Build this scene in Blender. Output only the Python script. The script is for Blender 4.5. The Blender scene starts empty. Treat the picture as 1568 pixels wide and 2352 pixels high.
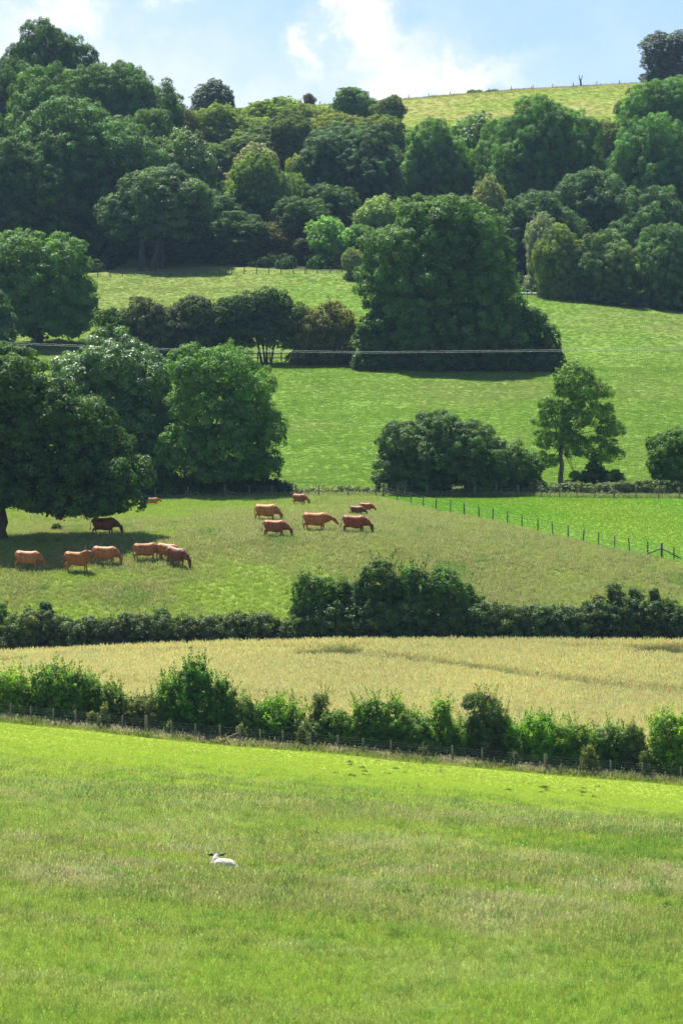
import bpy, math
import numpy as np
from mathutils import Vector, Euler, Matrix
R = math.radians
scene = bpy.context.scene
COL = scene.collection
# ------------------------------------------------------------------ camera
F = 9408.0            # focal length in units of a 1568-wide picture
CX, HY = 784.0, 1000.0  # principal column, horizon row in that picture
cam = bpy.data.cameras.new('camera'); camo = bpy.data.objects.new('camera', cam); COL.objects.link(camo)
camo.location = (0, 0, 0); camo.rotation_euler = (R(90), 0, 0)
cam.sensor_fit = 'HORIZONTAL'; cam.sensor_width = 24.0; cam.lens = 24.0*F/1568
cam.shift_y = -(1176-HY)/1568
cam.clip_start = 1.0; cam.clip_end = 20000
cam.dof.use_dof = True; cam.dof.focus_distance = 290; cam.dof.aperture_fstop = 3.2
scene.camera = camo
# ------------------------------------------------------------------ world and sun
SUN_EL, SUN_AZ = 60.0, -24.0       # azimuth measured from +Y towards +X
SKY_STRENGTH, SUN_STRENGTH = 0.05, 5.0
world = bpy.data.worlds.new('World'); scene.world = world; world.use_nodes = True
nt = world.node_tree; nt.nodes.clear()
def WN(t, **kw):
    n = nt.nodes.new(t)
    for k, v in kw.items(): setattr(n, k, v)
    return n
def WM(op, a, b=None, c=None, clamp=False):
    n = WN('ShaderNodeMath', operation=op); n.use_clamp = clamp
    for i, v in enumerate((a, b, c)):
        if v is None: continue
        if isinstance(v, (int, float)): n.inputs[i].default_value = v
        else: nt.links.new(v, n.inputs[i])
    return n.outputs[0]
sky = WN('ShaderNodeTexSky', sky_type='NISHITA'); sky.sun_disc = False
sky.sun_elevation = R(SUN_EL); sky.sun_rotation = R(SUN_AZ)
sky.air_density = 1.0; sky.dust_density = 0.6; sky.ozone_density = 1.5
tc = WN('ShaderNodeTexCoord'); sep = WN('ShaderNodeSeparateXYZ'); nt.links.new(tc.outputs['Generated'], sep.inputs[0])
ysafe = WM('MAXIMUM', sep.outputs[1], 0.02)
U = WM('DIVIDE', sep.outputs[0], ysafe); V = WM('DIVIDE', sep.outputs[2], ysafe)
comb = WN('ShaderNodeCombineXYZ'); nt.links.new(U, comb.inputs[0]); nt.links.new(V, comb.inputs[1])
def wnoise(scale, detail, rough, off=(0, 0, 0)):
    mp = WN('ShaderNodeMapping'); mp.inputs['Location'].default_value = off
    nt.links.new(comb.outputs[0], mp.inputs[0])
    n = WN('ShaderNodeTexNoise'); n.inputs['Scale'].default_value = scale; n.inputs['Detail'].default_value = detail
    n.inputs['Roughness'].default_value = rough; nt.links.new(mp.outputs[0], n.inputs[0]); return n.outputs[0]
nz1, nz2, nz3 = wnoise(70, 8, .6), wnoise(28, 6, .55, (3, 1, 0)), wnoise(110, 7, .6, (7, 5, 0))
Uw = WM('ADD', U, WM('MULTIPLY', WM('SUBTRACT', nz1, .5), .030)); Vw = WM('ADD', V, WM('MULTIPLY', WM('SUBTRACT', nz3, .5), .026))
def blob(px, py, rx, ry, ang, amp):
    u0, v0 = (px-CX)/F, (HY-py)/F
    du, dv = WM('SUBTRACT', Uw, u0), WM('SUBTRACT', Vw, v0)
    c, s = math.cos(R(ang)), math.sin(R(ang))
    a = WM('DIVIDE', WM('ADD', WM('MULTIPLY', du, c), WM('MULTIPLY', dv, s)), rx/F)
    b = WM('DIVIDE', WM('SUBTRACT', WM('MULTIPLY', dv, c), WM('MULTIPLY', du, s)), ry/F)
    d2 = WM('ADD', WM('MULTIPLY', a, a), WM('MULTIPLY', b, b))
    return WM('MULTIPLY', WM('EXPONENT', WM('MULTIPLY', d2, -1.0)), amp)
clouds = None
for b in [(150, 10, 75, 55, -25, 1.1), (845, 70, 100, 50, -48, 1.0), (700, 100, 55, 34, -60, 1.0), (820, 5, 60, 40, -20, .9), (400, -20, 60, 30, 0, .5),
          (990, 150, 170, 80, -25, .40), (1060, 195, 150, 45, 10, .75), (930, 190, 160, 60, 0, .5), (30, 60, 110, 120, 0, .42), (330, 150, 380, 120, 0, .38), (60, 200, 300, 160, 0, .25), (620, 230, 260, 60, 0, .35)]:
    o = blob(*b); clouds = o if clouds is None else WM('ADD', clouds, o)
general = WM('MULTIPLY', WM('SUBTRACT', nz2, .45, clamp=True), 0.8)
tex = WM('ADD', .1, WM('MULTIPLY', nz1, 1.75))
cm = WM('ADD', WM('MULTIPLY', clouds, tex), general, clamp=True)
cmix = WN('ShaderNodeMixRGB'); nt.links.new(cm, cmix.inputs[0])
skt = WN('ShaderNodeMixRGB', blend_type='MULTIPLY'); skt.inputs[0].default_value = 1; skt.inputs[2].default_value = (0.88, 1.0, 1.25, 1)
nt.links.new(sky.outputs[0], skt.inputs[1]); nt.links.new(skt.outputs[0], cmix.inputs[1])
cmix.inputs[2].default_value = (9.6, 9.75, 10, 1)
bg = WN('ShaderNodeBackground'); bg.inputs[1].default_value = SKY_STRENGTH
wo = WN('ShaderNodeOutputWorld'); nt.links.new(cmix.outputs[0], bg.inputs[0]); nt.links.new(bg.outputs[0], wo.inputs[0])
sl = bpy.data.lights.new('sun', 'SUN'); sl.energy = SUN_STRENGTH; sl.angle = R(0.5); sl.color = (1, .94, .80)
so = bpy.data.objects.new('sun', sl); COL.objects.link(so)
sd = Vector((math.sin(R(SUN_AZ))*math.cos(R(SUN_EL)), math.cos(R(SUN_AZ))*math.cos(R(SUN_EL)), math.sin(R(SUN_EL))))
so.rotation_euler = (-sd).to_track_quat('-Z', 'Y').to_euler(); so.location = (0, 100, 200)
scene.view_settings.view_transform = 'Standard'; scene.view_settings.look = 'None'
scene.view_settings.exposure = 1.2; scene.view_settings.gamma = 1
scene.render.engine = 'CYCLES'
scene.cycles.use_denoising = True; scene.cycles.max_bounces = 6; scene.cycles.transparent_max_bounces = 4; scene.cycles.volume_bounces = 0; scene.cycles.diffuse_bounces = 3
# ------------------------------------------------------------------ numpy noise
_rng = np.random.default_rng(5); _T = _rng.random((256, 256))
def vnoise(x, y, s=0):
    x = np.asarray(x, float)+s*17.3; y = np.asarray(y, float)+s*31.7
    xi, yi = np.floor(x).astype(int), np.floor(y).astype(int); fx, fy = x-xi, y-yi
    fx, fy = fx*fx*(3-2*fx), fy*fy*(3-2*fy)
    g = lambda a, b: _T[a & 255, b & 255]
    return (g(xi, yi)*(1-fx)+g(xi+1, yi)*fx)*(1-fy)+(g(xi, yi+1)*(1-fx)+g(xi+1, yi+1)*fx)*fy
def fbm(x, y, o=4, s=0):
    t = 0; a = 1; n = 0
    for i in range(o):
        t = t+a*vnoise(np.asarray(x)*2**i, np.asarray(y)*2**i, s+i); n += a; a *= .5
    return t/n
def smooth(x, a, b):
    t = np.clip((np.asarray(x, float)-a)/(b-a), 0, 1); return t*t*(3-2*t)
# ------------------------------------------------------------------ terrain heights
COLS = np.array([0, 392, 784, 1176, 1568.])
ROWS = [(95, [2352]*5), (132, [1987, 1987, 1987, 1988, 1990]), (180, [1775, 1790, 1815, 1850, 1890]),
 (236, [1657, 1698, 1733, 1772, 1805]), (243, [1642, 1680, 1712, 1745, 1775]), (292, [1522, 1502, 1491, 1490, 1493]), (298, [1484, 1467, 1458, 1456, 1458]),
 (312, [1330, 1330, 1335, 1350, 1368]), (325, [1248, 1238, 1232, 1262, 1292]), (345, [1198, 1188, 1180, 1196, 1222]),
 (360, [1172, 1166, 1158, 1166, 1184]), (375, [1150, 1147, 1142, 1144, 1148]), (387, [1131, 1129, 1121, 1121, 1124]),
 (450, [985, 980, 972, 970, 985]), (520, [838, 838, 838, 842, 845]), (600, [700, 692, 690, 690, 722]),
 (640, [640, 628, 622, 648, 690]), (700, [550, 535, 525, 540, 590]), (850, [330, 330, 318, 305, 297]), (950, [265, 263, 245, 214, 191]), ]
_D = np.array([r[0] for r in ROWS], float)
_Z = np.array([[(HY-p)/F*r[0] for p in r[1]] for r in ROWS])
_D = np.concatenate([[-60, 0, 40, 78], _D, [975, 1050, 1400]])
zr = _Z[-1]
_Z = np.vstack([[-1.7+4]*5, [-1.7]*5, [-8.7]*5, [-12.9]*5, _Z, zr-.6, zr-9, zr-60])
def pchip(x, Y, xq):
    h = np.diff(x)[:, None]; d = np.diff(Y, axis=0)/h; m = np.zeros_like(Y)
    w1 = 2*h[1:]+h[:-1]; w2 = h[1:]+2*h[:-1]; ok = d[1:]*d[:-1] > 0
    m[1:-1] = np.where(ok, (w1+w2)/(w1/np.where(ok, d[:-1], 1)+w2/np.where(ok, d[1:], 1)), 0); m[0] = d[0]; m[-1] = d[-1]
    i = np.clip(np.searchsorted(x, xq)-1, 0, len(x)-2); t = ((xq-x[i])/h[i, 0])[:, None]; H = h[i]
    return (2*t**3-3*t**2+1)*Y[i]+(t**3-2*t**2+t)*H*m[i]+(-2*t**3+3*t**2)*Y[i+1]+(t**3-t**2)*H*m[i+1]
DG = np.arange(-60, 1401, 1.0); A = pchip(_D, _Z, DG)
k = np.exp(-np.linspace(-2, 2, 5)**2); k /= k.sum()
for c in range(5): A[2:-2, c] = np.convolve(A[:, c], k, 'valid')
UG = np.arange(-600, 2200, 8.0)
B = pchip(COLS, A.T.copy(), np.clip(UG, -120, 1690)).T      # D x U table
def h0(x, y):
    x = np.asarray(x, float); y = np.asarray(y, float)
    u = np.clip((CX+F*x/np.maximum(y, 60)-UG[0])/8.0, 0, len(UG)-1.001); d = np.clip(y-DG[0], 0, len(DG)-1.001)
    ui, di = u.astype(int), d.astype(int); fu, fd = u-ui, d-di
    z = (B[di, ui]*(1-fu)+B[di, ui+1]*fu)*(1-fd)+(B[di+1, ui]*(1-fu)+B[di+1, ui+1]*fu)*fd
    amp = smooth(y, 60, 100)*(0.10+.10*smooth(y, 380, 520))*(1-.85*smooth(y, 236, 243)*(1-smooth(y, 290, 297)))
    return z+amp*(fbm(x/9, y/9, 3, 3)-.5)*2+amp*.10*(fbm(x/1.8, y/1.8, 2, 9)-.5)
def hz(x, y): return float(h0(x, y))
def wx(px, D): return (px-CX)/F*D
def gp(px, D): x = wx(px, D); return Vector((x, D, hz(x, D)))
_dd = np.arange(90, 960, .5)
def gat(px, py, lo=90, hi=960):      # nearest point of the ground seen in that direction
    x = (px-CX)/F*_dd; p = HY-F*h0(x, _dd)/_dd
    ok = np.where((p <= py) & (_dd >= lo) & (_dd <= hi))[0]
    D = _dd[ok[0]] if len(ok) else hi
    return gp(px, float(D))
# ------------------------------------------------------------------ field zones
DF = np.array([[-700, 1080], [870, 1141], [943, 1159], [1001, 1175], [1066, 1185], [1131, 1198], [1198, 1215], [1269, 1231], [1339, 1248], [1445, 1268], [1547, 1289], [1700, 1316], [2500, 1500]], float)
def lin(c): return np.array(c, float)
def mixc(a, b, t): t = np.asarray(t)[..., None]; return a*(1-t)+b*t
TRAM = []
for pl in ([(690, 1508), (740, 1500), (850, 1513), (1000, 1528), (1200, 1557), (1400, 1583), (1700, 1612)], [(690, 1500), (760, 1492), (860, 1506), (1000, 1520), (1200, 1548), (1400, 1574), (1700, 1602)],
           [(-100, 1545), (60, 1545), (200, 1560), (350, 1578), (520, 1602), (700, 1618)], [(-100, 1536), (60, 1536), (200, 1551), (350, 1569), (520, 1592), (700, 1608)],
           [(-60, 1535), (20, 1522), (60, 1513), (200, 1502), (330, 1500), (470, 1494), (700, 1489), (850, 1486)],
           [(1300, 1487), (1420, 1488), (1700, 1484)]):
    TRAM.append([gat(a, b+25, 244, 291) for a, b in pl])
LODGE = [(715, 1507, 1.0), (775, 1503, 1.1), (800, 1498, .7), (1490, 1499, 1.0), (1550, 1500, 1.2), (1520, 1495, .7), (455, 1497, .6), (20, 1522, .9)]
LODGE = [(gat(a, b+22, 244, 291), r*1.05) for a, b, r in LODGE]
def tram(x, y):
    d = np.full(np.shape(x), 99.0)
    for L in TRAM:
        for a, b in zip(L[:-1], L[1:]):
            ex, ey = b.x-a.x, b.y-a.y; t = np.clip(((x-a.x)*ex+(y-a.y)*ey)/(ex*ex+ey*ey), 0, 1)
            d = np.minimum(d, np.hypot(x-a.x-t*ex, y-a.y-t*ey))
    m = (1-smooth(d, .25, .70))*.95
    for p, r in LODGE:
        m = np.maximum(m, 1-smooth(np.hypot((x-p.x)/1.6, (y-p.y)/1.6)+.8*(fbm(x/1.3, y/1.3, 2, 40)-.5), r*.6, r))
    return m
def pxpy(x, y, z): yy = np.maximum(y, 60); return CX+F*x/yy, HY-F*z/yy
GREEN, LUSH, OLIVE, STRAW = lin((.335, .45, .05)), lin((.275, .40, .055)), lin((.31, .34, .11)), lin((.46, .44, .24))
def field(x, y):
    """albedo and grass height (m) of the ground at x, y"""
    x = np.asarray(x, float); y = np.asarray(y, float); z = h0(x, y); px, py = pxpy(x, y, z)
    n1 = fbm(x/14, y/22, 4, 1); n2 = fbm(x/3.1, y/5, 4, 2); n3 = fbm(x/40, y/60, 3, 6); n4 = fbm(x/1.1, y/1.6, 3, 8)
    # foreground meadow: bands of long olive grass across short bright grass
    yb = y-(px-784)/F*y*-.9
    band = fbm(x/60+5, yb/4.0, 3, 12)
    g = smooth(y+6*(fbm(x/9, y/9, 3, 91)-.5)*2, 138, 214); near = 1-smooth(y, 103, 122)
    long_ = np.clip((.30+.68*smooth(band, .40, .60))*(1-.8*g)*(1-.62*near), 0, 1)
    sx_, sy_ = (512-CX)/F*131.5, 131.5; long_ = np.maximum(long_, np.exp(-((x-sx_)/1.3)**2-((y-sy_+1.0)/1.3)**2))
    c = mixc(mixc(LUSH, GREEN*(1+.05*g)[..., None], smooth(n1+.35*(n4-.5)+.25*g, .3, .62)), OLIVE*(.85+.3*n2)[..., None], long_*.9)
    c = mixc(c, STRAW, smooth(n2, .46, .70)*.34*(1-g)*(.4+long_)); c = mixc(c, lin((.11, .25, .03)), smooth(n1*.4+n4*.6, .56, .68)*.55*(1-g)); H = .10+.18*long_*(1-.7*g)+.07*(1-g)-.04*g
    tus = smooth(fbm(x/.7, y/.9, 3, 70), .62, .72)*(1-smooth(y, 170, 225)); H = H+.07*tus; c = mixc(c, lin((.16, .29, .045)), tus*.6)
    # strip under the near hedge
    t = smooth(y, 235.2, 236.2)*(1-smooth(y, 241, 243)); c = mixc(c, mixc(lin((.17, .20, .07)), STRAW*.7, smooth(n4, .4, .7)), t); H = H*(1-t)+.3*t
    # wheat
    t = smooth(y, 242.5, 243.5)*(1-smooth(y, 290.5, 291.5)); c = mixc(c, mixc(lin((.58, .575, .27)), lin((.52, .525, .255)), smooth(n1, .3, .7)), t)
    # cow pasture
    t = smooth(y, 290.5, 292.5)
    seedy = smooth(n1*.35+n2*.3+n3*.35, .38, .60)
    cp = mixc(mixc(lin((.26, .37, .055)), lin((.30, .355, .10)), smooth(n3+.4*(n2-.5), .3, .6)), lin((.30, .31, .125)), seedy*.7*(1-.6*smooth(y, 325, 350)))
    cp = mixc(cp, lin((.13, .27, .035)), smooth(n4*.5+n2*.5, .58, .70)*.5); c = mixc(c, cp, t); H = H*(1-t)+(.13+.09*seedy)*t
    # rough strip behind the bottom hedge
    t = smooth(y, 290.5, 291.5)*(1-smooth(y, 297, 299)); c = mixc(c, lin((.22, .17, .09))*(.6+.8*n4)[..., None], t*.8)
    # bright reseeded field beyond the diagonal fence
    t = smooth(np.interp(px, DF[:, 0], DF[:, 1])-py, -1.5, 1.5)*(px > 850)*(y > 297)*(y < 378)
    c = mixc(c, mixc(lin((.15, .32, .022)), lin((.20, .33, .028)), smooth(n1+.3*(n4-.5), .35, .65)), t); H = H*(1-t)+.07*t
    # far pasture with dry patches
    t = smooth(y, 375.5, 377); fp = mixc(lin((.185, .315, .042)), lin((.245, .305, .080)), smooth(n1*.4+n3*.6+.12*(n2-.5), .40, .64)*.8)
    fp = mixc(fp, lin((.12, .24, .035)), smooth(fbm(x/2.6, y/2.6, 3, 20), .62, .72)*.5); c = mixc(c, fp, t); H = H*(1-t)+(.10+.06*n2)*t
    t = smooth(y, 375.5, 377)*(1-smooth(y, 384, 388)); c = mixc(c, lin((.27, .29, .13)), t*.7); H = H+.22*t
    # wood floor, top field, ridge
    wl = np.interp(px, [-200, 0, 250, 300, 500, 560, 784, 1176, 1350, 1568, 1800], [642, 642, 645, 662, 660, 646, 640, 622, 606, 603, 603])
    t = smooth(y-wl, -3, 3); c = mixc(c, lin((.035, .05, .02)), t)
    t = smooth(y, 815+40*n3, 845+40*n3)
    uf = mixc(lin((.25, .33, .05)), lin((.36, .36, .11)), smooth(fbm(x/18, y/9, 4, 30)+.3*smooth(y, 900, 940)-.1, .42, .66)); uf = mixc(uf, lin((.20, .34, .04)), (1-smooth(y, 855, 885))*.8)
    c = mixc(c, uf, t); H = H*(1-t)+.18*t
    t = smooth(y, 941, 944); c = mixc(c, lin((.16, .155, .075)), t); H = H*(1-t)+.5*t
    return np.clip(c, .004, .9), H
# ------------------------------------------------------------------ helpers for objects
def tag(o, label=None, cat=None, group=None, kind=None):
    for k_, v in (('label', label), ('category', cat), ('group', group), ('kind', kind)):
        if v: o[k_] = v
    return o
def link(name, me, parent=None, loc=None):
    o = bpy.data.objects.new(name, me); COL.objects.link(o)
    if parent is not None: o.parent = parent
    if loc is not None: o.location = loc
    return o
def thing(name, label, cat, loc, rz=0, group=None):
    o = link(name, None, loc=loc); o.rotation_euler.z = rz; o.empty_display_size = .5
    return tag(o, label, cat, group)
def np_mesh(name, v, f, mat, attrs=None, smoothf=False):
    """v (N,3), f (M,k) one polygon size"""
    v = np.asarray(v, np.float32); f = np.asarray(f, np.int32); me = bpy.data.meshes.new(name)
    me.vertices.add(len(v)); me.vertices.foreach_set('co', v.ravel()); m, kk = f.shape
    me.loops.add(m*kk); me.loops.foreach_set('vertex_index', f.ravel()); me.polygons.add(m)
    me.polygons.foreach_set('loop_start', np.arange(0, m*kk, kk, dtype=np.int32)); me.polygons.foreach_set('loop_total', np.full(m, kk, np.int32))
    if smoothf: me.polygons.foreach_set('use_smooth', np.ones(m, bool))
    for an, dom, typ, arr in attrs or []:
        a = me.attributes.new(an, typ, dom); arr = np.asarray(arr, np.float32)
        if typ == 'FLOAT_COLOR': a.data.foreach_set('color', np.concatenate([arr, np.ones((len(arr), 1), np.float32)], 1).ravel())
        elif typ == 'FLOAT_VECTOR': a.data.foreach_set('vector', arr.ravel())
        else: a.data.foreach_set('value', arr.ravel())
    me.update(calc_edges=True)
    if mat: me.materials.append(mat)
    return me
class MB:
    """collects tubes and boxes (quads) for one mesh"""
    def __init__(s): s.v = []; s.f = []; s.n = 0
    def add(s, v, f): s.v.append(np.asarray(v, float)); s.f.append(np.asarray(f, int)+s.n); s.n += len(v)
    def tube(s, pts, rad, seg=8, cap=True):
        pts = [Vector(p) for p in pts]; n = len(pts); rad = [rad]*n if isinstance(rad, (int, float)) else list(rad)
        if cap:
            d0 = (pts[0]-pts[1]).normalized(); d1 = (pts[-1]-pts[-2]).normalized()
            pts = [pts[0]+d0*1e-3]+pts+[pts[-1]+d1*1e-3]; rad = [rad[0]*.05]+rad+[rad[-1]*.05]; n += 2
        V = []; prev = None
        for i, p in enumerate(pts):
            t = (pts[min(i+1, n-1)]-pts[max(i-1, 0)]).normalized()
            if prev is None: prev = t.orthogonal().normalized()
            a = (prev-t*prev.dot(t)).normalized(); prev = a; b = t.cross(a)
            for j in range(seg):
                q = 2*math.pi*j/seg; V.append(p+(a*math.cos(q)+b*math.sin(q))*rad[i])
        Fq = [[i*seg+j, i*seg+(j+1) % seg, (i+1)*seg+(j+1) % seg, (i+1)*seg+j] for i in range(n-1) for j in range(seg)]
        s.add([list(q) for q in V], Fq)
    def box(s, c, sx, sy, sz, rot=None, bevel=0):
        V = np.array([[x, y, z] for x in (-.5, .5) for y in (-.5, .5) for z in (-.5, .5)])*[sx, sy, sz]
        if rot is not None: V = V@np.array(rot.to_3x3()).T
        s.add(V+np.array(c), [[0, 1, 3, 2], [4, 6, 7, 5], [0, 4, 5, 1], [2, 3, 7, 6], [0, 2, 6, 4], [1, 5, 7, 3]])
    def build(s, name, mat, smoothf=True): return np_mesh(name, np.vstack(s.v), np.vstack(s.f), mat, smoothf=smoothf)
# ------------------------------------------------------------------ materials
def newmat(name):
    m = bpy.data.materials.new(name); m.use_nodes = True; t = m.node_tree; b = t.nodes['Principled BSDF']; return m, t, b
def noise_mat(name, c1, c2, scale=20, rough=.85, bump=.3, spec=.3, stretch=(1, 1, 1)):
    m, t, b = newmat(name); tcn = t.nodes.new('ShaderNodeTexCoord'); mp = t.nodes.new('ShaderNodeMapping'); mp.inputs['Scale'].default_value = stretch
    n = t.nodes.new('ShaderNodeTexNoise'); n.inputs['Scale'].default_value = scale; n.inputs['Detail'].default_value = 6
    r = t.nodes.new('ShaderNodeValToRGB'); r.color_ramp.elements[0].position = .35; r.color_ramp.elements[1].position = .68
    r.color_ramp.elements[0].color = (*c1, 1); r.color_ramp.elements[1].color = (*c2, 1)
    bp = t.nodes.new('ShaderNodeBump'); bp.inputs['Strength'].default_value = bump; bp.inputs['Distance'].default_value = .05
    L = t.links.new; L(tcn.outputs['Object'], mp.inputs[0]); L(mp.outputs[0], n.inputs[0]); L(n.outputs[0], r.inputs[0]); L(r.outputs[0], b.inputs['Base Color'])
    L(n.outputs[0], bp.inputs['Height']); L(bp.outputs[0], b.inputs['Normal']); b.inputs['Roughness'].default_value = rough; b.inputs['Specular IOR Level'].default_value = spec
    return m
def foliage_mat(name, trans=.35, rough=.5, spec=.5):
    """leaf colour = object colour varied by per-clump 'tint' and 'warm' attributes; thin leaves let light through"""
    m, t, b = newmat(name); L = t.links.new; oi = t.nodes.new('ShaderNodeObjectInfo')
    at = t.nodes.new('ShaderNodeAttribute'); at.attribute_name = 'tint'; aw = t.nodes.new('ShaderNodeAttribute'); aw.attribute_name = 'warm'
    hs = t.nodes.new('ShaderNodeHueSaturation'); L(oi.outputs['Color'], hs.inputs['Color']); L(at.outputs['Fac'], hs.inputs['Value'])
    mw = t.nodes.new('ShaderNodeMixRGB'); L(aw.outputs['Fac'], mw.inputs[0]); L(hs.outputs[0], mw.inputs[1])
    wc = t.nodes.new('ShaderNodeMixRGB'); wc.blend_type = 'MULTIPLY'; wc.inputs[0].default_value = 1; wc.inputs[2].default_value = (2.4, 1.55, .8, 1); L(hs.outputs[0], wc.inputs[1]); L(wc.outputs[0], mw.inputs[2])
    L(mw.outputs[0], b.inputs['Base Color']); b.inputs['Roughness'].default_value = rough; b.inputs['Specular IOR Level'].default_value = spec
    tr = t.nodes.new('ShaderNodeBsdfTranslucent'); tcx = t.nodes.new('ShaderNodeMixRGB'); tcx.blend_type = 'MULTIPLY'; tcx.inputs[0].default_value = 1
    tcx.inputs[2].default_value = (1.9, 1.7, .35, 1); L(mw.outputs[0], tcx.inputs[1]); L(tcx.outputs[0], tr.inputs[0])
    mx = t.nodes.new('ShaderNodeMixShader'); mx.inputs[0].default_value = trans; L(b.outputs[0], mx.inputs[1]); L(tr.outputs[0], mx.inputs[2])
    L(mx.outputs[0], t.nodes['Material Output'].inputs[0]); return m
def grass_mat(name, gain=(1, 1, 1), trans=.5, spec=.35, rough=.5):
    m, t, b = newmat(name); L = t.links.new
    at = t.nodes.new('ShaderNodeAttribute'); at.attribute_type = 'INSTANCER'; at.attribute_name = 'tcol'
    ab = t.nodes.new('ShaderNodeAttribute'); ab.attribute_name = 'bl'
    mu = t.nodes.new('ShaderNodeMixRGB'); mu.blend_type = 'MULTIPLY'; mu.inputs[0].default_value = 1; L(at.outputs['Color'], mu.inputs[1]); mu.inputs[2].default_value = (*gain, 1)
    hs = t.nodes.new('ShaderNodeHueSaturation'); L(mu.outputs[0], hs.inputs['Color']); L(ab.outputs['Fac'], hs.inputs['Value'])
    L(hs.outputs[0], b.inputs['Base Color']); b.inputs['Roughness'].default_value = rough; b.inputs['Specular IOR Level'].default_value = spec
    tr = t.nodes.new('ShaderNodeBsdfTranslucent'); L(hs.outputs[0], tr.inputs[0]); mx = t.nodes.new('ShaderNodeMixShader'); mx.inputs[0].default_value = trans
    L(b.outputs[0], mx.inputs[1]); L(tr.outputs[0], mx.inputs[2]); L(mx.outputs[0], t.nodes['Material Output'].inputs[0]); return m
def ground_mat():
    m, t, b = newmat('pasture_ground'); L = t.links.new; at = t.nodes.new('ShaderNodeAttribute'); at.attribute_name = 'soil'
    tcn = t.nodes.new('ShaderNodeTexCoord'); n = t.nodes.new('ShaderNodeTexNoise'); n.inputs['Scale'].default_value = 1.6; n.inputs['Detail'].default_value = 9; n.inputs['Roughness'].default_value = .7
    L(tcn.outputs['Object'], n.inputs[0]); mr = t.nodes.new('ShaderNodeMapRange'); mr.inputs[1].default_value = .3; mr.inputs[2].default_value = .7; mr.inputs[3].default_value = .82; mr.inputs[4].default_value = 1.14
    L(n.outputs[0], mr.inputs[0]); hs = t.nodes.new('ShaderNodeHueSaturation'); L(at.outputs['Color'], hs.inputs['Color']); L(mr.outputs[0], hs.inputs['Value']); L(hs.outputs[0], b.inputs['Base Color'])
    n2 = t.nodes.new('ShaderNodeTexNoise'); n2.inputs['Scale'].default_value = 3.5; n2.inputs['Detail'].default_value = 6; L(tcn.outputs['Object'], n2.inputs[0])
    bp = t.nodes.new('ShaderNodeBump'); bp.inputs['Strength'].default_value = .22; bp.inputs['Distance'].default_value = .08; L(n2.outputs[0], bp.inputs['Height']); L(bp.outputs[0], b.inputs['Normal'])
    b.inputs['Roughness'].default_value = .95; b.inputs['Specular IOR Level'].default_value = .1; return m
LEAF = foliage_mat('tree_leaves', .34, .6, .22); LEAF_GLOSSY = foliage_mat('glossy_leaves', .32, .48, .45); LEAF_DULL = foliage_mat('matt_leaves', .40, .7, .15)
BARK = noise_mat('bark', (.035, .03, .025), (.085, .07, .055), 6, .9, .8, stretch=(1, 1, .3))
BARK_PALE = noise_mat('pale_bark', (.16, .13, .10), (.27, .23, .18), 6, .9, .8, stretch=(1, 1, .3))
POST = noise_mat('weathered_post', (.15, .14, .09), (.27, .25, .17), 12, .9, .4, stretch=(1, 1, .2))
POST_DARK = noise_mat('dark_post', (.08, .075, .06), (.16, .15, .12), 12, .9, .4, stretch=(1, 1, .2))
GWIRE, _t, _b = newmat('galvanised_wire'); _b.inputs['Base Color'].default_value = (.38, .40, .43, 1); _b.inputs['Metallic'].default_value = .3; _b.inputs['Roughness'].default_value = .6
SOIL = noise_mat('red_soil', (.17, .10, .07), (.34, .22, .16), 3, .95, 1)
# ------------------------------------------------------------------ ground sheet
def build_ground():
    D = np.concatenate([np.arange(-55, 85, 7.), np.arange(88, 300, .55), np.arange(300, 400, .7), np.arange(400, 660, 1.4), np.arange(660, 980, 2.5), np.arange(980, 1400, 12.)])
    S = np.concatenate([-np.geomspace(.9, .13, 16)[:-1], np.linspace(-.125, .125, 300), np.geomspace(.13, .9, 16)[1:]])
    dd, ss = np.meshgrid(D, S, indexing='ij'); y = dd.ravel(); x = ss.ravel()*np.maximum(np.abs(y)*.82+30, 30)
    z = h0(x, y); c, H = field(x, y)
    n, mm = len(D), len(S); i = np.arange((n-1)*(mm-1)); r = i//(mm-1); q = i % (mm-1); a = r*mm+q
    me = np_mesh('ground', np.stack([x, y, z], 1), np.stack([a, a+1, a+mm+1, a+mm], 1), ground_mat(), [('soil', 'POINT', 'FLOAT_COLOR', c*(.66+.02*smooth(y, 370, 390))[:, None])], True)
    tag(link('ground', me), kind='structure')
build_ground()
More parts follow.
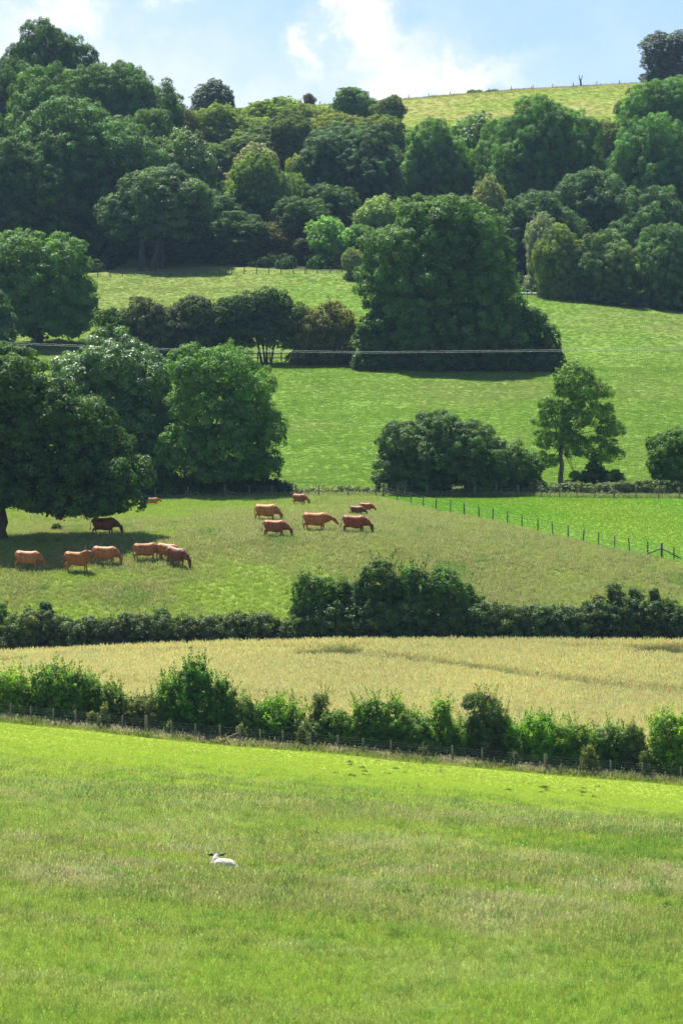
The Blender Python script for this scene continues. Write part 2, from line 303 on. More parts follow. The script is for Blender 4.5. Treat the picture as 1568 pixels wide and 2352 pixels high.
# ------------------------------------------------------------------ scattered stuff (geometry nodes on a cloud of points)
def tuft_mesh(name, rng, nb, h, spread, w, lean=.35, heads=0, mats=None, headw=3.0):
    V, Fc, bl, mi = [], [], [], []
    for b in range(nb):
        a, rr = rng.random()*6.283, spread*math.sqrt(rng.random()); bx, by = rr*math.cos(a), rr*math.sin(a); hh = h*rng.uniform(.55, 1.1)
        la, ll = rng.random()*6.283, lean*hh*rng.uniform(.2, 1.2); fa = rng.random()*6.283; wx_, wy_ = math.cos(fa)*w*.5, math.sin(fa)*w*.5
        head = b < heads; k0 = len(V); val = rng.uniform(.72, 1.3)
        p1 = (bx+math.cos(la)*ll*.35, by+math.sin(la)*ll*.35, hh*.6); p2 = (bx+math.cos(la)*ll, by+math.sin(la)*ll, hh)
        V += [(bx-wx_, by-wy_, -.03), (bx+wx_, by+wy_, -.03), (p1[0]+wx_*.8, p1[1]+wy_*.8, p1[2]), (p1[0]-wx_*.8, p1[1]-wy_*.8, p1[2]), (p2[0]+wx_*.15, p2[1]+wy_*.15, p2[2]), (p2[0]-wx_*.15, p2[1]-wy_*.15, p2[2])]
        Fc += [(k0, k0+1, k0+2, k0+3), (k0+3, k0+2, k0+4, k0+5)]; bl += [val*.85, val*1.05]; mi += [0, 0]
        if head:
            k0 = len(V); hw = headw*w*.5; cx_, cy_ = math.cos(fa), math.sin(fa); hl = hh*.26; tx, ty = math.cos(la)*ll*.25, math.sin(la)*ll*.25
            V += [p2, (p2[0]+cx_*hw+tx*.5, p2[1]+cy_*hw+ty*.5, p2[2]+hl*.5), (p2[0]+tx, p2[1]+ty, p2[2]+hl), (p2[0]-cx_*hw+tx*.5, p2[1]-cy_*hw+ty*.5, p2[2]+hl*.5)]
            Fc += [(k0, k0+1, k0+2, k0+3)]; bl += [rng.uniform(.8, 1.25)]; mi += [1]
    me = np_mesh(name, V, Fc, None, [('bl', 'FACE', 'FLOAT', bl)])
    for m in mats: me.materials.append(m)
    me.polygons.foreach_set('material_index', np.array(mi, np.int32)); return me
SHUE = .18
def scatter(name, label, cat, x, y, scl, col, variants, sink=.0):
    n = len(x); z = h0(x, y)-sink; rng = np.random.default_rng(n)
    me = bpy.data.meshes.new(name); me.vertices.add(n); me.vertices.foreach_set('co', np.stack([x, y, z], 1).astype(np.float32).ravel())
    a = me.attributes.new('scl', 'FLOAT', 'POINT'); a.data.foreach_set('value', scl.astype(np.float32))
    a = me.attributes.new('rotz', 'FLOAT', 'POINT'); a.data.foreach_set('value', (rng.random(n)*6.283).astype(np.float32))
    a = me.attributes.new('pick', 'INT', 'POINT'); a.data.foreach_set('value', rng.integers(0, len(variants), n).astype(np.int32))
    a = me.attributes.new('tcol', 'FLOAT_COLOR', 'POINT'); a.data.foreach_set('color', np.concatenate([col, np.ones((n, 1))], 1).astype(np.float32).ravel())
    c = bpy.data.collections.new(name+'_kinds')
    for i, v in enumerate(variants): c.objects.link(bpy.data.objects.new('%s_tuft_%d' % (name, i), v))
    g = bpy.data.node_groups.new(name, 'GeometryNodeTree'); g.interface.new_socket('Geometry', in_out='INPUT', socket_type='NodeSocketGeometry'); g.interface.new_socket('Geometry', in_out='OUTPUT', socket_type='NodeSocketGeometry')
    N = g.nodes.new; L = g.links.new; gi, go = N('NodeGroupInput'), N('NodeGroupOutput'); ci = N('GeometryNodeCollectionInfo'); ci.inputs['Collection'].default_value = c
    ci.inputs['Separate Children'].default_value = True; ci.inputs['Reset Children'].default_value = True
    def na(nm, ty):
        q = N('GeometryNodeInputNamedAttribute'); q.data_type = ty; q.inputs['Name'].default_value = nm; return [s for s in q.outputs if s.enabled and s.name == 'Attribute'][0]
    io = N('GeometryNodeInstanceOnPoints'); io.inputs['Pick Instance'].default_value = True; L(gi.outputs[0], io.inputs['Points']); L(ci.outputs[0], io.inputs['Instance'])
    L(na('pick', 'INT'), io.inputs['Instance Index']); cb = N('ShaderNodeCombineXYZ'); L(na('rotz', 'FLOAT'), cb.inputs[2]); L(cb.outputs[0], io.inputs['Rotation'])
    cs = N('ShaderNodeCombineXYZ'); s_ = na('scl', 'FLOAT')
    for i in range(3): L(s_, cs.inputs[i])
    L(cs.outputs[0], io.inputs['Scale']); L(io.outputs[0], go.inputs[0])
    o = link(name, me); md = o.modifiers.new('scatter', 'NODES'); md.node_group = g; tag(o, label, cat, kind='stuff'); return o
def fan(n, D0, D1, p0=-110, p1=1680, power=1.0, seed=0):
    rng = np.random.default_rng(seed); t = rng.random(n); y = (D0**(power+1)+(D1**(power+1)-D0**(power+1))*t)**(1/(power+1)); px = rng.uniform(p0, p1, n); return (px-CX)/F*y, y
rng = np.random.default_rng(11)
G1 = grass_mat('grass_blades'); G2 = grass_mat('grass_seed_heads', (1.5, 1.36, 1.6), .3)
W1 = grass_mat('wheat_stalks', (1, 1, 1), .3, .2); W2 = grass_mat('wheat_ears', (1.1, 1.05, .95), .3, .2)
tufts_fine = [tuft_mesh('t', rng, 15, .30, .14, .010, .45, 3 if i % 2 else 0, [G1, G2]) for i in range(7)]
tufts_mid = [tuft_mesh('t', rng, 15, .30, .28, .030, .5, 3 if i % 2 else 0, [G1, G2], 1.8) for i in range(6)]
tufts_far = [tuft_mesh('t', rng, 20, .22, .50, .05, .7, 0, [G1, G2]) for i in range(5)]
wheat_t = [tuft_mesh('t', rng, 12, .78, .22, .020, .16, 10, [W1, W2], 2.6) for i in range(6)]
def jit(c, r, a=.18): return np.clip(1.08*c*(1+a*r.standard_normal((len(c), 1)))*(1+.07*r.standard_normal((len(c), 3))), .003, .9)
def grass(name, label, n, D0, D1, vs, seed, power=1.0, hs=1.0, thin=None, base=.30):
    x, y = fan(n, D0, D1, power=power, seed=seed); c, H = field(x, y); r = np.random.default_rng(seed+1)
    if thin is not None: k_ = thin(x, y, c, r); x, y, c, H = x[k_], y[k_], c[k_], H[k_]
    scatter(name, label, 'grass', x, y, H/base*hs*r.uniform(.7, 1.3, len(x)), jit(c, r, .24 if D0 < 150 else .13 if D0 < 376 else .07), vs)
grass('meadow_grass', 'long seeding meadow grass around the resting sheep in the foreground', 125000, 90, 165, tufts_fine, 1, -.6, 1.0)
grass('short_grass', 'short bright grazed grass between the meadow and the wire fence', 95000, 160, 236.5, tufts_mid, 2, 0, 1.15)
grass('hedge_bottom_grass', 'dry rough grass along the foot of the near hedge', 9000, 235.3, 243.5, tufts_mid, 3, 0, 1.3)
grass('pasture_grass', 'seeding pasture grass where the brown cattle graze', 170000, 291, 377, tufts_mid, 4, 0, 1.2)
grass('far_pasture_grass', 'tufty grass of the pasture beyond the cattle', 120000, 376, 520, tufts_far, 5, 0, 1.1)
grass('upper_pasture_grass', 'tufty grass of the pasture below the wood', 60000, 515, 642, tufts_far, 6, 0, 1.3)
grass('ridge_grass', 'tall dry grass along the skyline fence', 22000, 846, 965, tufts_far, 7, 0, 1.6)
x, y = fan(150000, 243, 291, seed=8, power=0); tm = tram(x, y); r = np.random.default_rng(9); keep = r.random(len(x)) > tm*.3
x, y, tm = x[keep], y[keep], tm[keep]; c, H = field(x, y); c = mixc(c, lin((.19, .22, .09)), tm)
scatter('wheat_crop', 'ripening golden wheat standing between the two hedges', 'wheat', x, y, (.95+.12*fbm(x/2, y/2, 2, 50))*(1-.3*tm)*r.uniform(.9, 1.1, len(x)), jit(c, r, .06), wheat_t)
# woodland undergrowth: leafy clumps over the wood floor, too many and too merged to count
def under_mesh(seed):
    r = np.random.default_rng(seed); m = 420; d = r.normal(0, 1, (m, 3)); d /= np.linalg.norm(d, axis=1, keepdims=True); d[:, 2] = np.abs(d[:, 2]); P = d*np.array([1.4, 1.4, 1.4])*r.uniform(.5, 1.05, (m, 1))
    n = d+r.normal(0, .4, (m, 3)); n /= np.linalg.norm(n, axis=1, keepdims=True); t1 = np.cross(n, r.normal(0, 1, (m, 3))); t1 /= np.linalg.norm(t1, axis=1, keepdims=True); t2 = np.cross(n, t1); s = r.uniform(.13, .26, (m, 1))
    V = np.stack([P-t1*s, P+t2*s*.7, P+t1*s, P-t2*s*.7], 1).reshape(-1, 3); me = np_mesh('u', V, np.arange(4*m).reshape(m, 4), None, [('bl', 'FACE', 'FLOAT', r.uniform(.75, 1.3, m))]); me.materials.append(UG_M); return me
UG_M = grass_mat('undergrowth_leaves', (1, 1, 1), .3, .1, .8)
x, y = fan(5200, 606, 852, seed=21, power=1); pxx = CX+F*x/y; wlim = np.interp(pxx, [-200, 0, 250, 300, 500, 560, 784, 1176, 1350, 1568, 1800], [642, 642, 645, 668, 666, 646, 640, 622, 609, 606, 606]); k_ = (y > wlim+1.5) & (y < 842); x, y = x[k_], y[k_]; r = np.random.default_rng(22)
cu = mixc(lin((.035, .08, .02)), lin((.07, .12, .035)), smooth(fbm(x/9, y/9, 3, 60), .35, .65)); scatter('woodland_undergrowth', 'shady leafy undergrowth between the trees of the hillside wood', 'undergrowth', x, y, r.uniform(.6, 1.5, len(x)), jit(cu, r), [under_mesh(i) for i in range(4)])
# ------------------------------------------------------------------ foliage
def fib(n, rng):
    i = np.arange(n)+.5; ph = np.arccos(1-2*i/n); th = math.pi*(1+5**.5)*i+rng.random()*6.28
    return np.stack([np.cos(th)*np.sin(ph), np.sin(th)*np.sin(ph), np.cos(ph)], 1)
def unit(v): return v/np.maximum(np.linalg.norm(v, axis=1, keepdims=True), 1e-6)
def foliage(name, lobes, rc, leaf, seed, mat=None, cover=1.0, shoots=0, shoot_len=1.0, floor=-.75, warm=.0, ragged=.22, bottom=None, inner=.5, contrast=.22, flat=.75):
    """lobes (cx,cy,cz,rx,ry,rz); the union of their surfaces is covered with leafy clumps of radius rc made of leaf cards"""
    rng = np.random.default_rng(seed); L = np.array(lobes, float); C = []; O = []; big = []
    for i, l in enumerate(L):
        r3 = l[3:]; area = 4*math.pi*((((r3[0]*r3[1])**1.6+(r3[0]*r3[2])**1.6+(r3[1]*r3[2])**1.6)/3)**(1/1.6)); n = max(6, int(area*1.25/(math.pi*rc*rc)))
        d = unit(fib(n, rng)+rng.normal(0, .18/max(1, n**.25), (n, 3))*2); d = d[d[:, 2] > floor]
        p = l[:3]+d*r3*(1-ragged*rng.random((len(d), 1))**1.5+.07*rng.normal(0, 1, (len(d), 1)))
        ok = np.ones(len(p), bool)
        for j, m in enumerate(L):
            if j != i: ok &= (((p-m[:3])/(m[3:]*.84))**2).sum(1) > 1
        if bottom is not None: ok &= p[:, 2] > bottom
        C.append(p[ok]); O.append(unit(d[ok]/r3))
        n2 = int(n*inner); q = unit(rng.normal(0, 1, (n2, 3)))*(.72*rng.random((n2, 1))**.4); q = l[:3]+q*r3
        if bottom is not None: q = q[q[:, 2] > bottom]
        big.append(q)
    C = np.vstack(C); O = np.vstack(O); big = np.vstack(big); n = len(C)
    cr = rc*rng.uniform(.6, 1.35, n); per = np.maximum(8, (cover*2.2*math.pi*cr**2*flat/(.36*leaf*leaf)).astype(int))
    idx = np.repeat(np.arange(n), per); m = len(idx)
    ax = unit(O+np.array([0, 0, .55])); d = unit(rng.normal(0, 1, (m, 3))+ax[idx]*.9)
    rad = rng.uniform(.72, 1.04, (m, 1)); off = d*cr[idx][:, None]*rad*np.array([1, 1, flat]); off += rng.normal(0, .12*rc, (m, 3)); P = C[idx]+off
    nrm = unit(d*.9+rng.normal(0, .28, (m, 3))+np.array([0, 0, .30]))
    ctint = np.clip(1+contrast*rng.normal(0, 1, n), .5, 1.6); tint = ctint[idx]*rng.uniform(.82, 1.2, m); size = leaf*rng.uniform(.65, 1.3, m)
    cw = (rng.random(n) < warm)*rng.uniform(.3, 1, n); wv = cw[idx]*(rng.random(m) < .7)
    # inside the crown: larger leafy sprays that stop the light
    k_ = len(big); q = np.repeat(big, 6, 0)+rng.normal(0, rc*.5, (k_*6, 3)); P = np.vstack([P, q]); nrm = np.vstack([nrm, unit(rng.normal(0, 1, (k_*6, 3)))])
    tint = np.concatenate([tint, np.full(k_*6, .8)]); size = np.concatenate([size, rc*rng.uniform(.6, 1.15, k_*6)]); wv = np.concatenate([wv, np.zeros(k_*6)])
    if shoots:
        up = O[:, 2]+.4*rng.random(n); s = np.argsort(-up)[:max(4, int(n*.62))]; s = rng.choice(s, shoots)
        for j in s:
            ln = shoot_len*rng.uniform(.35, 1.0); a = unit((O[j]*.55+np.array([0, 0, .9])+rng.normal(0, .28, 3))[None])[0]; c2 = unit((a+rng.normal(0, .35, 3))[None])[0]
            kk = max(6, int(ln/leaf*5)); t = np.linspace(0, 1, kk)[:, None]; pp = C[j]+a*t*ln+(c2-a)*t*t*ln*.5+rng.normal(0, leaf*.9, (kk, 3))*(1.15-t)
            P = np.vstack([P, pp]); nrm = np.vstack([nrm, unit(rng.normal(0, .7, (kk, 3))+np.array([0, 0, .5]))]); tint = np.concatenate([tint, np.full(kk, ctint[j])*rng.uniform(.9, 1.35, kk)])
            size = np.concatenate([size, leaf*rng.uniform(.6, 1.1, kk)]); wv = np.concatenate([wv, (rng.random(kk) < .18+warm)*.6])
    if bottom is not None:
        kp = P[:, 2] > bottom-.35*rc; P, nrm, tint, size, wv = P[kp], nrm[kp], tint[kp], size[kp], wv[kp]
    m = len(P); t1 = unit(np.cross(nrm, rng.normal(0, 1, (m, 3)))); t2 = np.cross(nrm, t1); s = size[:, None]
    V = np.stack([P-t1*s*.5, P+t2*s*.36+nrm*s*.08, P+t1*s*.5, P-t2*s*.36+nrm*s*.08], 1).reshape(-1, 3)
    return np_mesh(name, V, np.arange(4*m).reshape(m, 4), mat or LEAF, [('tint', 'FACE', 'FLOAT', tint), ('warm', 'FACE', 'FLOAT', wv)])
def branches(name, base, fork, lobes, r0, seed, mat=None, n=None, twigs=2):
    """trunk from base up to fork, then a limb into each lobe with side limbs"""
    rng = np.random.default_rng(seed); mb = MB(); b, f = Vector(base), Vector(fork); k_ = 6; pts = []
    for i in range(k_+1):
        t = i/k_; p = b.lerp(f, t); p += Vector((rng.normal(), rng.normal(), 0))*r0*.22*math.sin(math.pi*t); pts.append(p)
    rr = [r0*(1.45 if i == 0 else 1.12 if i == 1 else 1-.3*i/k_) for i in range(k_+1)]; mb.tube(pts, rr, 12)
    L = list(lobes)
    if n and len(L) > n: L = [L[i] for i in rng.choice(len(L), n, replace=False)]
    for l in L:
        e = Vector((l[0], l[1], l[2]+l[5]*.35)); s = b.lerp(f, rng.uniform(.78, 1.0)); mid = s.lerp(e, .5)+Vector((rng.normal()*.07, rng.normal()*.07, .10))*(e-s).length
        P = [s, s.lerp(mid, .5)+Vector((0, 0, .03))*(e-s).length, mid, mid.lerp(e, .55), e]; w = r0*.46*min(1.0, .5+l[3]/6)
        mb.tube(P, [w, w*.78, w*.58, w*.4, w*.16], 7)
        for q in range(twigs):
            s2 = P[rng.integers(1, 4)]; d = Vector(tuple(rng.normal(0, 1, 3))); d.z = abs(d.z)*.6; d.normalize(); e2 = s2+d*l[3]*.8; mb.tube([s2, s2.lerp(e2, .5)+Vector((0, 0, .06*l[3])), e2], [w*.34, w*.22, w*.06], 5)
    return mb.build(name, mat or BARK)
def rel(L, D, b):       # picture-unit lobes -> metres from the base b
    out = []
    for l in L:
        dy = l[4] if len(l) > 4 else 0; q = D+dy; rx = l[2]/F*q; rz = l[3]/F*q; ry = l[5] if len(l) > 5 else (rx*.9)
        out.append((wx(l[0], q)-b.x, dy, (HY-l[1])/F*q-b.z, rx, ry, rz))
    return out
def hero(name, label, cat, px, D, L, leaf, rc, color, seed, trunk=.35, forkz=None, mat=None, group=None, bark=None, tn=8, twigs=2, **kw):
    b = gp(px, D); lb = rel(L, D, b); t = thing(name, label, cat, b, group=group)
    cr = link('crown', foliage('crown', lb, rc, leaf, seed, mat, **kw), t); cr.color = (*color, 1)
    top = max(l[2] for l in lb); fz = forkz if forkz is not None else top*.45; cxm = sum(l[0] for l in lb)/len(lb)
    link('trunk', branches('trunk', (0, 0, -.3), (cxm*.35, 0, fz), lb, trunk, seed, bark, tn, twigs), t); return t
C_DARK, C_MID, C_BLUE = (.047, .118, .024), (.076, .175, .030), (.038, .108, .040)
C_PALE, C_OLIVE, C_YEL, C_BRIGHT, C_SILVER = (.17, .26, .07), (.13, .16, .05), (.22, .28, .04), (.115, .235, .028), (.16, .21, .12)
GAIN = 1.38      # all explicit leaf colours below are scaled by this
NAMED = [C_DARK, C_MID, C_BLUE, C_PALE, C_OLIVE, C_BRIGHT]
def lc(c): g = 1 if c in NAMED else GAIN; return (c[0]*g, c[1]*g, c[2]*g, 1)
def expand(lb, depth, rng):
    """give a crown its depth: smaller lobes in front of and behind the outline"""
    cx = sum(l[0] for l in lb)/len(lb); out = []
    for l in lb:
        x, y, z, rx, ry, rz = l; out.append((x, y+rng.uniform(-.25, .25)*depth, z, rx, ry, rz)); sp = max(0, depth-ry*.5)
        for s in (-1, 1):
            if sp > ry*.35: out.append((x+(cx-x)*rng.uniform(.1, .35), y+s*sp*rng.uniform(.5, .8), z-rz*rng.uniform(.05, .3), rx*rng.uniform(.7, .9), ry*.85, rz*rng.uniform(.7, .85)))
    return out
def auto_lobes(W, H, depth, seed, shape='dome', n=10, low=.0, wild=0):
    rng = np.random.default_rng(seed); L = []
    if shape in ('dome', 'fan'):
        wide = 1.0 if shape == 'dome' else .8
        for q in range(3): L.append((rng.uniform(-.12, .12)*W, rng.uniform(-.1, .1)*depth, H*(low+(1-low)*(.34+.13*q)), W*rng.uniform(.26, .34), depth*.62, H*(1-low)*rng.uniform(.27, .33)))
        for i in range(n):
            t = (i+rng.random())/n; az = i*2.39996+rng.uniform(-.5, .5); el = math.asin(min(.98, -.72+1.68*t)); r = W*rng.uniform(.10, .21+.03*wild); out = rng.uniform(.80-.12*wild, 1.08+.16*wild)
            ce = math.cos(el); bx, by, bz = W*.5*wide, depth, H*(1-low)*.5
            if shape == 'fan' and el > .2: bx *= 1.25
            x = max(0.05*W, bx*out-r)*ce*math.cos(az); y = max(.1, by*out-r)*ce*math.sin(az); rz = r*(rng.uniform(.62, 1.0) if not wild else rng.uniform(.8, 1.25)); z = H*low+bz+max(.05*H, bz*out-rz)*math.sin(el)
            L.append((x, y, max(z, H*low+rz*.7), r, r, rz))
        if low < .05:
            for q in range(7): a = q*.9+rng.uniform(-.2, .2); r = W*rng.uniform(.13, .19); L.append(((W*.46-r)*math.cos(a), (depth*.9-r*.6)*math.sin(a), H*.10, r, r, max(H*.10, r*.7)))
        top = rng.uniform(-.14, .14)*W; r = W*rng.uniform(.12, .18); L.append((top, 0, H-r*.8, r, r, r*.8))
        return L
    for i in range(n):
        t = (i+.5)/n                      # 0 bottom, 1 top
        hw = (W*.5*(1-t)**.8+.08*W if shape == 'cone' else W*.5*(1-.5*t*t))*rng.uniform(.72, 1.15)
        r = min(W*rng.uniform(.13, .24)*.9, hw); a = i*2.4+rng.random(); x = (hw-r)*math.cos(a); y = (depth*hw/(W*.5)-r*.8)*math.sin(a)
        rz = min(r*rng.uniform(.6, 1.05), H*.3); z = low*H+rz*.7+(H*(1-low)-rz*1.65)*t; L.append((x, y, z, r, r, rz))
    L.append((0, 0, H*(low+(1-low)*.36), W*.30, depth*.6, H*(1-low)*.34)); L.append((0, 0, H*(low+(1-low)*.66), W*.19 if shape != 'cone' else W*.11, depth*.4, H*(1-low)*.27))
    return L
def bush(name, label, cx, top, w, D, color, seed, shape='dome', leaf=.11, rc=.32, n=10, depth=None, cat='bush', group=None, mat=None, stem=.05, low=0.0, wild=0, **kw):
    b = gp(cx, D); H = (HY-top)/F*D-b.z; W = w/F*D; dp = depth or max(.9, W*.42)
    lb = auto_lobes(W, H, dp, seed, shape, n, low, wild); t = thing(name, label, cat, b, group=group)
    fo = link('foliage', foliage('foliage', lb, rc, leaf, seed, mat, bottom=.02*H, **kw), t); fo.color = lc(color if D > 245 else tuple(v*.86 for v in color))
    mb = MB(); rng = np.random.default_rng(seed)
    for i in range(5):
        l = lb[rng.integers(0, len(lb))]; s = Vector((l[0]*.25, l[1]*.25, -.1)); e = Vector((l[0], l[1], l[2])); mb.tube([s, s.lerp(e, .5)+Vector((0, 0, .1*H)), e], [stem, stem*.7, stem*.25], 6)
    link('stem', mb.build('stem', BARK), t); return t
def hedge(name, label, pts, D0, D1, color, seed, leaf=.13, rc=.36, depth=1.2, step=.9, **kw):
    """one unbroken hedge; pts (px, top row), from D0 at its left end to D1 at its right end"""
    rng = np.random.default_rng(seed); xs = [p[0] for p in pts]; ts = [p[1] for p in pts]; b = gp(.5*(xs[0]+xs[-1]), .5*(D0+D1)); L = []; n = int((xs[-1]-xs[0])/F*D0/step)
    for i in range(n):
        px = xs[0]+(i+.5)/n*(xs[-1]-xs[0]); D = D0+(D1-D0)*(i+.5)/n; g = gp(px, D); H = (HY-np.interp(px, xs, ts)-rng.uniform(-3, 7))/F*D-g.z
        for s in (-.4, .4, 0):
            hh = H*rng.uniform(.72, .98) if s else H; rz = hh*.38
            for zz in (rz*.8, hh-rz): L.append((g.x-b.x+rng.normal()*.2, D-b.y+s*depth+rng.normal()*.1, g.z-b.z+zz, step*rng.uniform(.6, .95), depth*.5, rz))
    t = thing(name, label, 'hedge', b); fo = link('foliage', foliage('foliage', L, rc, leaf, seed, **kw), t); fo.color = lc(color); return t
def herox(name, label, cat, px, D, L, leaf, rc, color, seed, depth, trunk=.35, forkz=None, mat=None, bark=None, tn=9, twigs=2, group=None, **kw):
    b = gp(px, D); lb = [(a, c, d, max(e-.35*rc, .5*e), f, max(g_-.4*rc, .5*g_)) for a, c, d, e, f, g_ in rel(L, D, b)]; lb = expand(lb, depth, np.random.default_rng(seed)); t = thing(name, label, cat, b, group=group)
    cr = link('crown', foliage('crown', lb, rc, leaf*.82, seed, mat, **kw), t); cr.color = lc(color)
    top = max(l[2] for l in lb); fz = forkz if forkz is not None else top*.4
    link('trunk', branches('trunk', (0, 0, -.3), (0, 0, fz), lb, trunk, seed, bark, tn, twigs), t); return t
# ------------------------------------------------------------------ trees around the pastures
herox('oak_tree', 'huge dark spreading oak at the left edge with its low branches hanging over the cattle', 'tree', 2, 327,
      [(20, 862, 82, 72), (-80, 850, 110, 80), (118, 925, 72, 66), (196, 968, 66, 66), (30, 985, 110, 90), (245, 1035, 62, 66), (130, 1065, 110, 84), (300, 1088, 48, 44), (272, 1140, 58, 44), (170, 1140, 88, 50), (78, 1128, 62, 50), (-30, 1110, 60, 66), (-190, 980, 120, 120), (-150, 1130, 90, 55)],
      .26, .62, C_DARK, 101, 4.8, .48, 3.2, cover=1.0, inner=.5, floor=-.9, tn=12, mat=LEAF)
herox('sycamore_tree', 'broad round tree with silvery sunlit leaves on top, behind the oak', 'tree', 300, 386,
      [(262, 830, 84, 62), (178, 856, 58, 52), (334, 868, 66, 68), (250, 935, 110, 88), (345, 965, 76, 88), (300, 1045, 92, 62), (385, 1065, 44, 46), (150, 960, 60, 70)],
      .26, .66, (.060, .135, .050), 102, 7, .4, 5, mat=LEAF_GLOSSY, cover=.95)
herox('field_maple_tree', 'airy green tree with a forked trunk behind the wire fence, right of the silvery one', 'tree', 480, 379,
      [(436, 842, 54, 56), (515, 842, 70, 56), (578, 880, 52, 52), (470, 930, 86, 70), (572, 960, 66, 66), (530, 1030, 92, 60), (424, 1025, 66, 64), (632, 990, 32, 42), (610, 1065, 40, 42), (500, 1080, 70, 34)],
      .24, .52, (.062, .150, .034), 103, 5.5, .26, 3.6, cover=.80, inner=.13, ragged=.34, tn=12, twigs=4)
herox('lone_ash_tree', 'lone slender tree with a leaning bare trunk standing in the hedge line on the right', 'tree', 1287, 387,
      [(1316, 870, 48, 40), (1288, 893, 24, 22), (1345, 892, 40, 34), (1254, 925, 22, 14), (1268, 960, 40, 34), (1330, 950, 44, 40), (1385, 900, 24, 22), (1380, 950, 34, 26), (1405, 985, 32, 22), (1256, 1012, 32, 26), (1300, 1010, 40, 28), (1360, 1030, 58, 30), (1400, 1045, 30, 18), (1246, 1056, 22, 18), (1318, 1092, 9, 7)],
      .22, .42, (.088, .180, .032), 104, 1.7, .26, 4.6, cover=.80, inner=.08, ragged=.36, bark=BARK_PALE, tn=16, twigs=2)
herox('giant_ash_tree', 'tallest broad green tree at the centre of the picture, below the wood', 'tree', 1010, 519,
      [(1000, 535, 100, 80), (1092, 545, 72, 78), (908, 580, 72, 70), (1000, 645, 140, 105), (1120, 635, 55, 68), (888, 672, 58, 60), (1085, 735, 112, 88), (950, 755, 105, 80), (1150, 745, 56, 70), (878, 770, 52, 60), (965, 490, 55, 40), (1042, 484, 55, 38), (868, 560, 38, 34), (1096, 518, 40, 36), (1150, 690, 50, 80), (858, 640, 38, 60), (1186, 770, 46, 60), (1140, 590, 40, 46)],
      .34, .85, (.056, .132, .030), 105, 8, .6, 4)
bush('elder_bush', 'dark rounded bush at the right foot of the central giant tree', 1205, 706, 165, 517, C_DARK, 106, leaf=.32, rc=.7, n=12, depth=3.5, stem=.12)
bush('elder_bush', 'dark low bush at the left foot of the central giant tree', 862, 722, 110, 516, C_DARK, 107, leaf=.32, rc=.7, n=10, depth=3, stem=.12)
bush('elder_bush', 'dark low bush under the middle of the central giant tree', 1060, 752, 260, 514, C_DARK, 108, leaf=.32, rc=.75, n=14, depth=3, stem=.12)
herox('left_edge_ash'.replace('left_edge_', '')+'_tree', 'bright topped bushy tree at the left edge above the power line', 'tree', 90, 545,
      [(40, 580, 70, 55), (150, 590, 52, 52), (90, 650, 100, 80), (180, 680, 44, 52), (120, 730, 90, 55), (20, 700, 60, 60), (195, 735, 30, 36), (-50, 640, 70, 80)],
      .40, .9, (.060, .140, .030), 109, 7, .5, 4)
bush('willow_bush', 'blue green bush cut by the left edge beside the bright topped tree', 0, 672, 70, 530, (.05, .12, .05), 110, leaf=.32, rc=.7, n=10, depth=3)
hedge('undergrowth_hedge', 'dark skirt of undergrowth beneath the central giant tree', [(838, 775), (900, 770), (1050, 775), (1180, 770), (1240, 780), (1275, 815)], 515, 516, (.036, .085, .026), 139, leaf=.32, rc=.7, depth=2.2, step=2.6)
# hedge trees above the far pasture
HG = 'hedgerow trees over the rail fence'
for i, (cx, top, w, col_, lab) in enumerate([(262, 712, 90, C_DARK, 'low dark hedge tree touching the left bushy tree'), (345, 684, 150, (.060, .085, .040), 'greyish olive hedge tree, second from the left over the rail fence'),
        (440, 680, 130, (.052, .080, .042), 'dull dark hedge tree with a flat top over the rail fence'), (530, 682, 110, C_DARK, 'dark hedge tree just left of the tallest hedge tree'), (614, 664, 150, (.040, .078, .034), 'tallest round dark hedge tree over the rail fence'),
        (700, 706, 60, C_OLIVE, 'narrow olive hedge tree in the gap right of the tallest'), (758, 694, 120, (.10, .12, .05), 'brownish olive hedge tree beside the central giant')]):
    bush('hedge_tree', lab, cx, top, w*1.3, 522, col_, 120+i, leaf=.30, rc=.62, n=12, depth=3.2, cat='tree', low=.12 if 2 < i < 5 else .0, stem=.16, shoots=12, shoot_len=1.6, mat=LEAF_DULL, cover=.8 if i == 6 else 1)
# bushes along the fence behind the cattle
herox('hawthorn_thicket', 'large domed dark thicket behind the fence at the top corner of the bright green field', 'bush', 1020, 380,
      [(915, 1010, 48, 44), (1005, 985, 62, 46), (985, 1040, 100, 66), (1085, 1015, 58, 50), (1080, 1075, 100, 60), (900, 1080, 46, 56), (1160, 1062, 52, 50), (960, 1100, 84, 38), (1140, 1105, 72, 34)],
      .20, .46, (.048, .105, .034), 130, 4.0, .14, 1.2, shoots=50, shoot_len=1.6, warm=.02, mat=LEAF, inner=.4)
bush('hawthorn_bush', 'low bushy end of the dark thicket, beside the lone tree trunk', 1212, 1032, 80, 381, C_MID, 131, leaf=.19, rc=.42, n=9, depth=2, shoots=12, shoot_len=1)
bush('fir_sapling', 'small dark layered fir shaped bush right of the lone tree trunk', 1365, 1052, 84, 383, C_DARK, 132, 'cone', leaf=.16, rc=.34, n=12, depth=1.4, shoots=26, shoot_len=.8)
bush('elder_sapling', 'little round green bush right of the fir shaped bush', 1417, 1083, 40, 382, C_MID, 133, leaf=.16, rc=.3, n=7, depth=.8)
bush('bramble_bush', 'scrubby low growth around the foot of the lone tree', 1318, 1104, 50, 384, (.09, .15, .045), 134, leaf=.16, rc=.3, n=7, depth=.8, shoots=12, shoot_len=.6)
bush('hawthorn_bush', 'dark bush at the right edge behind the bright green field', 1542, 982, 124, 382, C_MID, 135, leaf=.19, rc=.42, n=12, depth=2.5, shoots=18, shoot_len=1.2)
